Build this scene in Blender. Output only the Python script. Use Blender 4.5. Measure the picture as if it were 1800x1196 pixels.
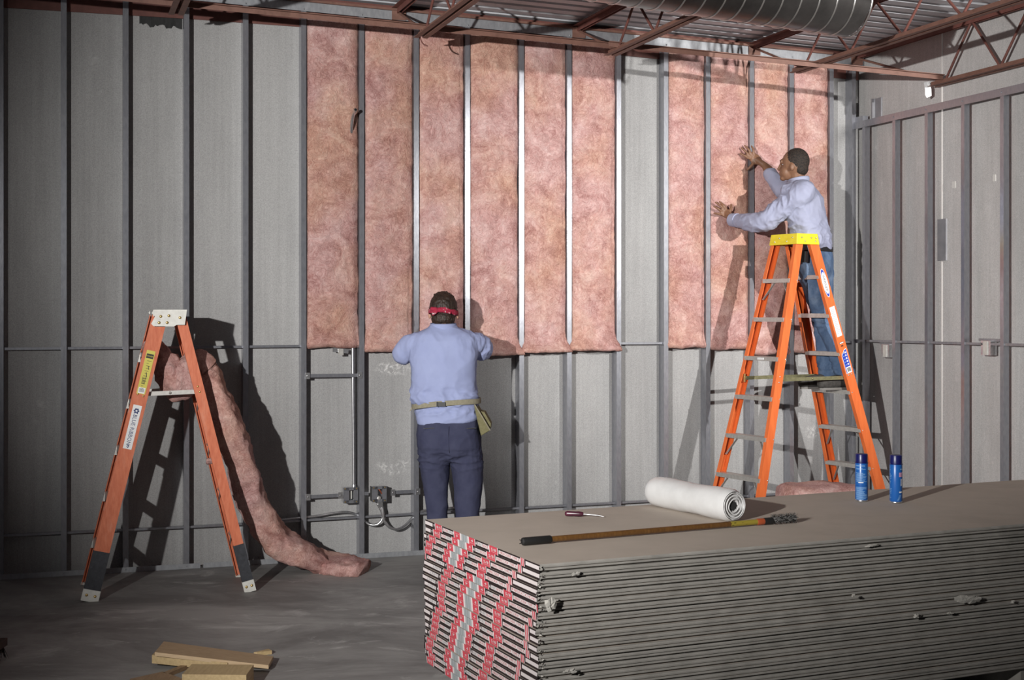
import bpy, bmesh, math, random
from mathutils import Vector, Matrix, noise

for _o in list(bpy.data.objects):
    bpy.data.objects.remove(_o, do_unlink=True)
SC = bpy.context.scene
COL = SC.collection
V = Vector
PI = math.pi

# ------------------------------------------------------------------ camera
F, CX, HY, H = 2400.0, 900.0, 545.0, 1.74
cam_d = bpy.data.cameras.new('camera')
cam_d.sensor_fit = 'HORIZONTAL'
cam_d.sensor_width = 36.0
cam_d.lens = 36.0 * F / 1800.0
cam_d.shift_y = -(598.0 - HY) / 1800.0
cam_d.clip_end = 100
cam = bpy.data.objects.new('camera', cam_d)
COL.objects.link(cam)
cam.location = (0, 0, H)
cam.rotation_euler = (PI / 2, 0, 0)
SC.camera = cam

# ------------------------------------------------------------------ world, lamps, exposure
wd = bpy.data.worlds.new('world')
SC.world = wd
wd.use_nodes = True
wd.node_tree.nodes['Background'].inputs[0].default_value = (0.80, 0.84, 1.0, 1)
wd.node_tree.nodes['Background'].inputs[1].default_value = 0.04


def spot(name, loc, target, power, angle, blend, size, col=(1, 1, 1)):
    d = bpy.data.lights.new(name, 'SPOT')
    d.energy = power
    d.spot_size = math.radians(angle)
    d.spot_blend = blend
    d.shadow_soft_size = size
    d.color = col
    o = bpy.data.objects.new(name, d)
    COL.objects.link(o)
    o.location = loc
    o.rotation_euler = (V(target) - V(loc)).to_track_quat('-Z', 'Y').to_euler()
    return o


spot('work_lamp_a', (-2.75, 0.4, 2.55), (1.25, 10.2, 2.2), 3750, 58, 1.0, 0.05, (1.0, 0.985, 0.96))
spot('work_lamp_b', (5.6, 2.3, 3.25), (1.75, 10.4, 2.4), 3300, 35, 1.0, 0.05, (1.0, 0.985, 0.96))

SC.view_settings.view_transform = 'Standard'
SC.view_settings.look = 'None'
SC.view_settings.exposure = 0.0
SC.view_settings.gamma = 1.0
SC.view_settings.use_curve_mapping = False

# ------------------------------------------------------------------ frames of reference
O = V((0, 0, H))


def ray(x, y):
    return V(((x - CX) / F, 1.0, -(y - HY) / F))


def on_h(x, y, h=0.0):
    r = ray(x, y)
    return O + r * ((h - H) / r.z)


def at_y(x, y, Y):
    return O + ray(x, y) * Y


WA = on_h(5, 1015)
WU = (on_h(740, 972) - WA).normalized()
WN = V((WU.y, -WU.x, 0))
ZZ = V((0, 0, 1))


def on_wall(x, y, off=0.0):
    r = ray(x, y)
    return O + r * ((WA + WN * off - O).dot(WN) / r.dot(WN))


def wall_u(x, off=0.0):
    return (on_wall(x, 600, off) - WA).dot(WU)


def W(u, off, z):
    p = WA + WU * u + WN * off
    return V((p.x, p.y, z))


UC = wall_u(1508)                       # corner of the room
RC = W(UC, 0, 0)


def R(v, off, z):                        # right wall: v runs towards the camera
    p = RC + WN * v - WU * off
    return V((p.x, p.y, z))


def on_r(x, y, off=0.0):
    r = ray(x, y)
    return O + r * ((RC - WU * off - O).dot(WU) / r.dot(WU))


def r_v(x, off=0.0):
    return (on_r(x, 600, off) - RC).dot(WN)


def roof(u):
    return -0.028 * (u - 4.0)


# ------------------------------------------------------------------ materials
MATS = {}


def nd(nt, t, **kw):
    n = nt.nodes.new(t)
    for k, v in kw.items():
        if k.startswith('i_'):
            key = k[2:]
            key = int(key) if key.isdigit() else key.replace('_', ' ')
            n.inputs[key].default_value = v
        else:
            setattr(n, k, v)
    return n


def base_mat(name, col, rough=0.6, metal=0.0, spec=None):
    m = bpy.data.materials.new(name)
    m.use_nodes = True
    b = m.node_tree.nodes['Principled BSDF']
    b.inputs['Base Color'].default_value = (*col, 1)
    b.inputs['Roughness'].default_value = rough
    b.inputs['Metallic'].default_value = metal
    if spec is not None:
        b.inputs['Specular IOR Level'].default_value = spec
    MATS[name] = m
    return m, m.node_tree, b


def noisy(name, c1, c2, scale=20, stretch=(1, 1, 1), rough=0.6, metal=0.0, bump=0.0, bscale=None,
          detail=6, lo=0.3, hi=0.7, bdist=0.01, spec=None, c3=None, s3=3.0, c3lo=0.55, c3hi=0.75, coord='Object',
          distort=0.0):
    m, nt, b = base_mat(name, c1, rough, metal, spec)
    tc = nd(nt, 'ShaderNodeTexCoord')
    mp = nd(nt, 'ShaderNodeMapping')
    mp.inputs['Scale'].default_value = stretch
    if coord == 'World':
        g = nd(nt, 'ShaderNodeNewGeometry')
        nt.links.new(g.outputs['Position'], mp.inputs[0])
    else:
        nt.links.new(tc.outputs[coord], mp.inputs[0])
    n1 = nd(nt, 'ShaderNodeTexNoise', i_Scale=scale, i_Detail=detail, i_Roughness=0.6, i_Distortion=distort)
    nt.links.new(mp.outputs[0], n1.inputs['Vector'])
    r = nd(nt, 'ShaderNodeValToRGB')
    r.color_ramp.elements[0].position = lo
    r.color_ramp.elements[1].position = hi
    r.color_ramp.elements[0].color = (*c1, 1)
    r.color_ramp.elements[1].color = (*c2, 1)
    nt.links.new(n1.outputs['Fac'], r.inputs[0])
    out = r.outputs[0]
    if c3 is not None:
        n3 = nd(nt, 'ShaderNodeTexNoise', i_Scale=s3, i_Detail=5.0, i_Roughness=0.65)
        nt.links.new(mp.outputs[0], n3.inputs['Vector'])
        mr = nd(nt, 'ShaderNodeMapRange', i_1=c3lo, i_2=c3hi)
        nt.links.new(n3.outputs['Fac'], mr.inputs[0])
        mx = nd(nt, 'ShaderNodeMix', data_type='RGBA')
        nt.links.new(mr.outputs[0], mx.inputs['Factor'])
        nt.links.new(out, mx.inputs[6])
        mx.inputs[7].default_value = (*c3, 1)
        out = mx.outputs[2]
    nt.links.new(out, b.inputs['Base Color'])
    if bump:
        n2 = nd(nt, 'ShaderNodeTexNoise', i_Scale=bscale or scale * 2, i_Detail=5.0)
        nt.links.new(mp.outputs[0], n2.inputs['Vector'])
        bp = nd(nt, 'ShaderNodeBump', i_Strength=bump, i_Distance=bdist)
        nt.links.new(n2.outputs['Fac'], bp.inputs['Height'])
        nt.links.new(bp.outputs[0], b.inputs['Normal'])
    return m


def concrete(name, dark, light, pale, streak, marks=()):
    """board-raked precast concrete: sandy grain, fine vertical rake lines, broad mottling"""
    m, nt, b = base_mat(name, light, 0.9, 0, 0.2)
    g = nd(nt, 'ShaderNodeNewGeometry')

    def noi(scale, st, det=5.0, rough=0.6):
        mp = nd(nt, 'ShaderNodeMapping')
        mp.inputs['Rotation'].default_value = (0, 0, -math.atan2(WU.y, WU.x))
        mp.vector_type = 'POINT'
        mp2 = nd(nt, 'ShaderNodeMapping')
        mp2.inputs['Scale'].default_value = st
        nt.links.new(g.outputs['Position'], mp.inputs[0])
        nt.links.new(mp.outputs[0], mp2.inputs[0])
        n = nd(nt, 'ShaderNodeTexNoise', i_Scale=scale, i_Detail=det, i_Roughness=rough)
        nt.links.new(mp2.outputs[0], n.inputs['Vector'])
        return n.outputs['Fac']
    big = noi(0.9, (1, 1, 0.45), 6.0, 0.65)
    fine = noi(170, (1, 1, 0.8), 3.0)
    rake = noi(38, streak, 3.0)
    sp = noi(5.5, (1, 1, 1.0), 8.0, 0.7)
    r = nd(nt, 'ShaderNodeValToRGB')
    r.color_ramp.elements[0].position = 0.32
    r.color_ramp.elements[1].position = 0.66
    r.color_ramp.elements[0].color = (*dark, 1)
    r.color_ramp.elements[1].color = (*light, 1)
    nt.links.new(big, r.inputs[0])
    # grain and rake as a multiplier
    a = nd(nt, 'ShaderNodeMath', operation='MULTIPLY_ADD')
    a.inputs[1].default_value = 0.9
    a.inputs[2].default_value = 0.55
    nt.links.new(fine, a.inputs[0])
    a2 = nd(nt, 'ShaderNodeMath', operation='MULTIPLY_ADD')
    a2.inputs[1].default_value = 0.30
    a2.inputs[2].default_value = 0.85
    nt.links.new(rake, a2.inputs[0])
    a3 = nd(nt, 'ShaderNodeMath', operation='MULTIPLY')
    nt.links.new(a.outputs[0], a3.inputs[0])
    nt.links.new(a2.outputs[0], a3.inputs[1])
    mul = nd(nt, 'ShaderNodeMix', data_type='RGBA', blend_type='MULTIPLY')
    mul.inputs['Factor'].default_value = 1
    nt.links.new(r.outputs[0], mul.inputs[6])
    nt.links.new(a3.outputs[0], mul.inputs[7])
    mr = nd(nt, 'ShaderNodeMapRange', i_1=0.63, i_2=0.74)
    nt.links.new(sp, mr.inputs[0])
    mx = nd(nt, 'ShaderNodeMix', data_type='RGBA')
    nt.links.new(mr.outputs[0], mx.inputs['Factor'])
    nt.links.new(mul.outputs[2], mx.inputs[6])
    mx.inputs[7].default_value = (*pale, 1)
    col = mx.outputs[2]
    # efflorescence: chalky rings and smears at fixed places on the wall
    for (px_, py_, ru, rz_, amt) in marks:
        c = on_wall(px_, py_)
        sub = nd(nt, 'ShaderNodeVectorMath', operation='SUBTRACT')
        sub.inputs[1].default_value = c
        nt.links.new(g.outputs['Position'], sub.inputs[0])
        wob = nd(nt, 'ShaderNodeTexNoise', i_Scale=9.0, i_Detail=4.0)
        nt.links.new(g.outputs['Position'], wob.inputs['Vector'])
        scl = nd(nt, 'ShaderNodeVectorMath', operation='MULTIPLY')
        scl.inputs[1].default_value = (1 / ru, 1 / ru, 1 / rz_)
        nt.links.new(sub.outputs[0], scl.inputs[0])
        ln = nd(nt, 'ShaderNodeVectorMath', operation='LENGTH')
        nt.links.new(scl.outputs[0], ln.inputs[0])
        ad = nd(nt, 'ShaderNodeMath', operation='MULTIPLY_ADD')
        ad.inputs[1].default_value = 1.3
        nt.links.new(wob.outputs['Fac'], ad.inputs[0])
        nt.links.new(ln.outputs['Value'], ad.inputs[2])
        m1_ = nd(nt, 'ShaderNodeMapRange', i_1=1.75, i_2=1.25)
        nt.links.new(ad.outputs[0], m1_.inputs[0])
        sp2 = nd(nt, 'ShaderNodeTexNoise', i_Scale=30.0, i_Detail=5.0, i_Roughness=0.7, i_Distortion=1.0)
        nt.links.new(g.outputs['Position'], sp2.inputs['Vector'])
        m2_ = nd(nt, 'ShaderNodeMapRange', i_1=0.47, i_2=0.60)
        nt.links.new(sp2.outputs['Fac'], m2_.inputs[0])
        mm = nd(nt, 'ShaderNodeMath', operation='MULTIPLY')
        nt.links.new(m1_.outputs[0], mm.inputs[0])
        nt.links.new(m2_.outputs[0], mm.inputs[1])
        m3_ = nd(nt, 'ShaderNodeMath', operation='MULTIPLY')
        m3_.inputs[1].default_value = amt
        nt.links.new(mm.outputs[0], m3_.inputs[0])
        mk = nd(nt, 'ShaderNodeMix', data_type='RGBA')
        nt.links.new(m3_.outputs[0], mk.inputs['Factor'])
        nt.links.new(col, mk.inputs[6])
        mk.inputs[7].default_value = (0.68, 0.67, 0.66, 1)
        col = mk.outputs[2]
    nt.links.new(col, b.inputs['Base Color'])
    bp = nd(nt, 'ShaderNodeBump', i_Strength=0.5, i_Distance=0.004)
    nt.links.new(a3.outputs[0], bp.inputs['Height'])
    nt.links.new(bp.outputs[0], b.inputs['Normal'])
    return m


concrete('concrete_wall', (0.29, 0.286, 0.284), (0.405, 0.40, 0.396), (0.46, 0.455, 0.45), (1, 1, 0.02),
         marks=((690, 648, .13, .05, .9), (695, 822, .17, .05, .7), (1435, 760, .12, .06, .5), (1440, 500, .1, .25, .25)))
concrete('concrete_wall_side', (0.33, 0.32, 0.314), (0.50, 0.488, 0.48), (0.55, 0.538, 0.53), (1, 1, 0.05))


def floor_material():
    m, nt, b = base_mat('concrete_floor', (0.2, 0.2, 0.2), 0.62, 0, 0.35)
    g = nd(nt, 'ShaderNodeNewGeometry')
    mp = nd(nt, 'ShaderNodeMapping')
    mp.inputs['Scale'].default_value = (0.75, 1.35, 1)
    mp.inputs['Rotation'].default_value = (0, 0, -0.2)
    nt.links.new(g.outputs['Position'], mp.inputs[0])
    n1 = nd(nt, 'ShaderNodeTexNoise', i_Scale=1.1, i_Detail=9.0, i_Roughness=0.68, i_Distortion=0.5)
    n2 = nd(nt, 'ShaderNodeTexNoise', i_Scale=2.6, i_Detail=9.0, i_Roughness=0.72, i_Distortion=0.9)
    nt.links.new(mp.outputs[0], n1.inputs['Vector'])
    nt.links.new(mp.outputs[0], n2.inputs['Vector'])
    r = nd(nt, 'ShaderNodeValToRGB')
    e = r.color_ramp.elements
    e[0].position, e[1].position = 0.40, 0.60
    e[0].color, e[1].color = (0.185, 0.178, 0.172, 1), (0.34, 0.332, 0.32, 1)
    nt.links.new(n1.outputs['Fac'], r.inputs[0])
    mr = nd(nt, 'ShaderNodeMapRange', i_1=0.56, i_2=0.72)
    nt.links.new(n2.outputs['Fac'], mr.inputs[0])
    mx = nd(nt, 'ShaderNodeMix', data_type='RGBA')
    nt.links.new(mr.outputs[0], mx.inputs['Factor'])
    nt.links.new(r.outputs[0], mx.inputs[6])
    mx.inputs[7].default_value = (0.50, 0.49, 0.475, 1)
    nt.links.new(mx.outputs[2], b.inputs['Base Color'])
    bp = nd(nt, 'ShaderNodeBump', i_Strength=0.12, i_Distance=0.003)
    nt.links.new(n2.outputs['Fac'], bp.inputs['Height'])
    nt.links.new(bp.outputs[0], b.inputs['Normal'])


floor_material()


def fibre_material(name, c_dark, c_mid, c_light, c_warm):
    m, nt, b = base_mat(name, c_mid, 1.0, 0, 0.05)
    tc = nd(nt, 'ShaderNodeTexCoord')
    oi = nd(nt, 'ShaderNodeObjectInfo')
    add = nd(nt, 'ShaderNodeVectorMath', operation='ADD')
    sc = nd(nt, 'ShaderNodeVectorMath', operation='SCALE')
    sc.inputs['Scale'].default_value = 13.0
    cb = nd(nt, 'ShaderNodeCombineXYZ')
    for k in range(3):
        nt.links.new(oi.outputs['Random'], cb.inputs[k])
    nt.links.new(cb.outputs[0], sc.inputs[0])
    nt.links.new(tc.outputs['Object'], add.inputs[0])
    nt.links.new(sc.outputs[0], add.inputs[1])
    vec = add.outputs[0]
    nA = nd(nt, 'ShaderNodeTexNoise', i_Scale=5.0, i_Detail=5.0, i_Roughness=0.6, i_Distortion=1.2)
    nB = nd(nt, 'ShaderNodeTexNoise', i_Scale=19.0, i_Detail=8.0, i_Roughness=0.74, i_Distortion=4.5)
    nC = nd(nt, 'ShaderNodeTexNoise', i_Scale=2.2, i_Detail=3.0)
    for n in (nA, nB, nC):
        nt.links.new(vec, n.inputs['Vector'])
    r = nd(nt, 'ShaderNodeValToRGB')
    e = r.color_ramp.elements
    e[0].position, e[1].position = 0.38, 0.62
    e[0].color, e[1].color = (*c_dark, 1), (*c_light, 1)
    em = r.color_ramp.elements.new(0.5)
    em.color = (*c_mid, 1)
    mxv = nd(nt, 'ShaderNodeMath', operation='MULTIPLY_ADD')
    mxv.inputs[1].default_value = 0.55
    nt.links.new(nB.outputs['Fac'], mxv.inputs[0])
    hf = nd(nt, 'ShaderNodeMath', operation='MULTIPLY')
    hf.inputs[1].default_value = 0.45
    nt.links.new(nA.outputs['Fac'], hf.inputs[0])
    nt.links.new(hf.outputs[0], mxv.inputs[2])
    nt.links.new(mxv.outputs[0], r.inputs[0])
    mr = nd(nt, 'ShaderNodeMapRange', i_1=0.42, i_2=0.68)
    nt.links.new(nC.outputs['Fac'], mr.inputs[0])
    mx = nd(nt, 'ShaderNodeMix', data_type='RGBA')
    nt.links.new(mr.outputs[0], mx.inputs['Factor'])
    nt.links.new(r.outputs[0], mx.inputs[6])
    mul = nd(nt, 'ShaderNodeMix', data_type='RGBA', blend_type='MULTIPLY')
    mul.inputs['Factor'].default_value = 1.0
    nt.links.new(r.outputs[0], mul.inputs[6])
    mul.inputs[7].default_value = (*c_warm, 1)
    nt.links.new(mul.outputs[2], mx.inputs[7])
    nt.links.new(mx.outputs[2], b.inputs['Base Color'])
    bp = nd(nt, 'ShaderNodeBump', i_Strength=1.0, i_Distance=0.022)
    nt.links.new(mxv.outputs[0], bp.inputs['Height'])
    nt.links.new(bp.outputs[0], b.inputs['Normal'])
    return m


fibre_material('glass_wool', (0.385, 0.185, 0.17), (0.625, 0.37, 0.345), (0.79, 0.555, 0.525), (1.0, 0.965, 0.80))

noisy('galvanised', (0.29, 0.295, 0.325), (0.38, 0.385, 0.415), 60, (1, 1, 0.4), 0.235, 0.62, 0.015)
noisy('galvanised_dull', (0.30, 0.31, 0.33), (0.42, 0.43, 0.45), 40, (1, 1, 0.4), 0.5, 0.6)
noisy('zinc_bright', (0.55, 0.55, 0.56), (0.75, 0.75, 0.76), 60, rough=0.28, metal=0.9)
noisy('deck_steel', (0.52, 0.53, 0.56), (0.64, 0.65, 0.68), 6, rough=0.45, metal=0.12, c3=(0.42, 0.43, 0.45), s3=2.0)
noisy('primer_red', (0.12, 0.042, 0.033), (0.175, 0.066, 0.052), 18, rough=0.65, c3=(0.10, 0.035, 0.028), s3=6)
noisy('primer_brown', (0.15, 0.072, 0.052), (0.21, 0.105, 0.078), 18, rough=0.65, c3=(0.11, 0.05, 0.035), s3=6)
noisy('duct_steel', (0.13, 0.125, 0.12), (0.19, 0.18, 0.175), 9, rough=0.30, metal=0.92)
noisy('duct_seam', (0.42, 0.41, 0.40), (0.6, 0.58, 0.56), 20, rough=0.3, metal=0.9)
noisy('orange_fibreglass', (0.66, 0.125, 0.028), (0.78, 0.18, 0.045), 30, (1, 1, 0.15), 0.42, 0, 0.05, 90)
noisy('orange_worn', (0.52, 0.12, 0.05), (0.66, 0.19, 0.09), 60, (1, 1, 0.25), 0.55, 0, 0.08, 90,
      c3=(0.66, 0.27, 0.17), s3=14, c3lo=0.55, c3hi=0.8)
noisy('black_sleeve', (0.014, 0.015, 0.02), (0.035, 0.036, 0.045), 50, rough=0.55, c3=(0.10, 0.10, 0.12), s3=40, c3lo=0.64, c3hi=0.78)
noisy('aluminium', (0.52, 0.50, 0.47), (0.66, 0.64, 0.60), 40, (1, 1, 1), 0.42, 0.65)
noisy('aluminium_white', (0.58, 0.57, 0.53), (0.72, 0.71, 0.66), 30, (1, 1, 1), 0.5, 0.2, c3=(0.40, 0.38, 0.34), s3=18, c3lo=0.6, c3hi=0.8)
noisy('yellow_cap', (0.74, 0.58, 0.02), (0.84, 0.68, 0.04), 20, rough=0.38)
noisy('brass', (0.55, 0.38, 0.14), (0.75, 0.55, 0.25), 60, rough=0.35, metal=0.8)
noisy('spreader_steel', (0.20, 0.19, 0.10), (0.32, 0.30, 0.17), 40, rough=0.45, metal=0.6)
noisy('board_face', (0.43, 0.37, 0.315), (0.475, 0.41, 0.35), 5, (1, 1, 1), 0.75, spec=0.25, c3=(0.39, 0.335, 0.285), s3=2.0, coord='World')
noisy('board_edge', (0.25, 0.236, 0.215), (0.33, 0.312, 0.285), 14, (1, 1, 1), 0.85, spec=0.15, c3=(0.20, 0.188, 0.17), s3=3.0, coord='World')
noisy('gypsum_core', (0.45, 0.43, 0.40), (0.60, 0.58, 0.55), 60, rough=0.95)
noisy('torn_paper', (0.34, 0.325, 0.295), (0.48, 0.455, 0.415), 50, rough=0.9, bump=0.2)
base_mat('tape_red', (0.47, 0.055, 0.075), 0.5)
base_mat('tape_black', (0.022, 0.014, 0.014), 0.5)
base_mat('tape_white', (0.58, 0.52, 0.515), 0.55)
base_mat('tape_pink', (0.50, 0.20, 0.21), 0.55)
base_mat('tape_silver', (0.30, 0.315, 0.32), 0.5)
base_mat('tape_silver_dark', (0.23, 0.245, 0.25), 0.5)
noisy('plastic_film', (0.50, 0.495, 0.49), (0.60, 0.595, 0.59), 6, (1, 1, 1), 0.28, 0, 0.15, 18, spec=0.6)
base_mat('film_dark', (0.02, 0.02, 0.02), 0.8)
noisy('film_edge', (0.50, 0.495, 0.49), (0.66, 0.65, 0.645), 25, rough=0.4)
noisy('varnished_wood', (0.075, 0.032, 0.009), (0.14, 0.066, 0.018), 14, (8, 8, 1), 0.35)
base_mat('label_gold', (0.27, 0.21, 0.03), 0.4)
base_mat('label_red_orange', (0.30, 0.06, 0.02), 0.45)
base_mat('black_rubber', (0.008, 0.008, 0.008), 0.6)
noisy('brush_fibre', (0.02, 0.02, 0.02), (0.16, 0.155, 0.15), 120, rough=0.8, c3=(0.35, 0.34, 0.33), s3=90, c3lo=0.6, c3hi=0.75)
base_mat('can_blue', (0.012, 0.10, 0.36), 0.32)
base_mat('can_navy', (0.006, 0.008, 0.085), 0.35)
base_mat('can_print', (0.24, 0.42, 0.62), 0.4)
base_mat('can_print_pink', (0.50, 0.22, 0.34), 0.4)
base_mat('white_print', (0.78, 0.78, 0.78), 0.5)
base_mat('grey_print', (0.36, 0.36, 0.38), 0.5)
base_mat('navy_print', (0.015, 0.03, 0.13), 0.5)
base_mat('blue_print', (0.02, 0.05, 0.42), 0.45)
base_mat('black_print', (0.01, 0.01, 0.01), 0.5)
base_mat('yellow_print', (0.60, 0.53, 0.09), 0.5)
base_mat('brown_print', (0.14, 0.035, 0.015), 0.5)
noisy('handle_plum', (0.03, 0.006, 0.014), (0.075, 0.012, 0.028), 30, rough=0.3)
noisy('pine', (0.40, 0.285, 0.14), (0.52, 0.385, 0.20), 9, (9, 1.2, 9), 0.6, 0, 0.08, 30)
noisy('plywood', (0.33, 0.225, 0.125), (0.44, 0.31, 0.185), 7, (2.2, 14, 6), 0.65, 0, 0.08, 30, distort=0.8)
noisy('plank_brown', (0.24, 0.155, 0.085), (0.34, 0.225, 0.13), 8, (9, 1.5, 9), 0.65)
noisy('ply_edge', (0.42, 0.29, 0.16), (0.56, 0.42, 0.27), 40, (0.3, 0.3, 30), 0.7)
noisy('straw_bristle', (0.010, 0.007, 0.006), (0.03, 0.02, 0.014), 80, rough=0.9)
noisy('shirt_blue', (0.31, 0.35, 0.56), (0.35, 0.395, 0.61), 7, rough=0.85, bump=0.15, bscale=260, bdist=0.002, spec=0.15)
noisy('shirt_pale', (0.30, 0.315, 0.43), (0.345, 0.36, 0.475), 7, rough=0.8, bump=0.12, bscale=260, bdist=0.002, spec=0.2)
noisy('trousers_navy', (0.045, 0.048, 0.088), (0.062, 0.066, 0.112), 12, rough=0.9, bump=0.15, bscale=300, bdist=0.002, spec=0.1)
noisy('denim', (0.06, 0.10, 0.18), (0.11, 0.165, 0.265), 16, (1, 1, 0.6), 0.9, bump=0.2, bscale=300, bdist=0.002, spec=0.1,
      c3=(0.20, 0.265, 0.37), s3=7, c3lo=0.5, c3hi=0.75)
noisy('skin_fair', (0.50, 0.27, 0.19), (0.58, 0.33, 0.24), 18, rough=0.55)
noisy('skin_dark', (0.17, 0.082, 0.045), (0.225, 0.115, 0.066), 18, rough=0.5)
noisy('hair_brown', (0.012, 0.007, 0.005), (0.045, 0.024, 0.015), 60, (1, 1, 0.25), 0.55, bump=0.5, bscale=110)
noisy('hair_black', (0.006, 0.004, 0.003), (0.05, 0.032, 0.022), 130, (1, 1, 1), 0.75, bump=0.6, bscale=150, lo=0.4, hi=0.7)
noisy('bandana_red', (0.30, 0.01, 0.035), (0.42, 0.02, 0.06), 20, rough=0.85, c3=(0.70, 0.62, 0.62), s3=48, c3lo=0.60, c3hi=0.66)
noisy('canvas_tan', (0.24, 0.215, 0.15), (0.32, 0.29, 0.21), 60, rough=0.9, bump=0.2, bscale=220)
noisy('canvas_olive', (0.155, 0.14, 0.065), (0.215, 0.195, 0.10), 60, rough=0.85)
base_mat('leather_black', (0.009, 0.009, 0.010), 0.45)
noisy('shoe_suede', (0.022, 0.02, 0.019), (0.06, 0.055, 0.05), 40, rough=0.85)
base_mat('shoe_sole', (0.16, 0.15, 0.14), 0.7)
noisy('tar', (0.008, 0.008, 0.008), (0.03, 0.03, 0.03), 60, (1, 1, 0.3), 0.7)
base_mat('white_chalk', (0.62, 0.61, 0.58), 0.9)
base_mat('mortar_pale', (0.50, 0.475, 0.455), 0.9)
base_mat('dark_void', (0.006, 0.005, 0.006), 0.9)
noisy('embed_steel', (0.20, 0.20, 0.215), (0.27, 0.265, 0.28), 12, rough=0.6, metal=0.2)
noisy('broom_wood', (0.03, 0.012, 0.008), (0.05, 0.02, 0.013), 20, rough=0.7)

# ------------------------------------------------------------------ mesh helpers
BASE = {}


def perp(d):
    a = ZZ if abs(d.z) < 0.9 else V((1, 0, 0))
    x = a.cross(d).normalized()
    return x, d.cross(x).normalized()


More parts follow.
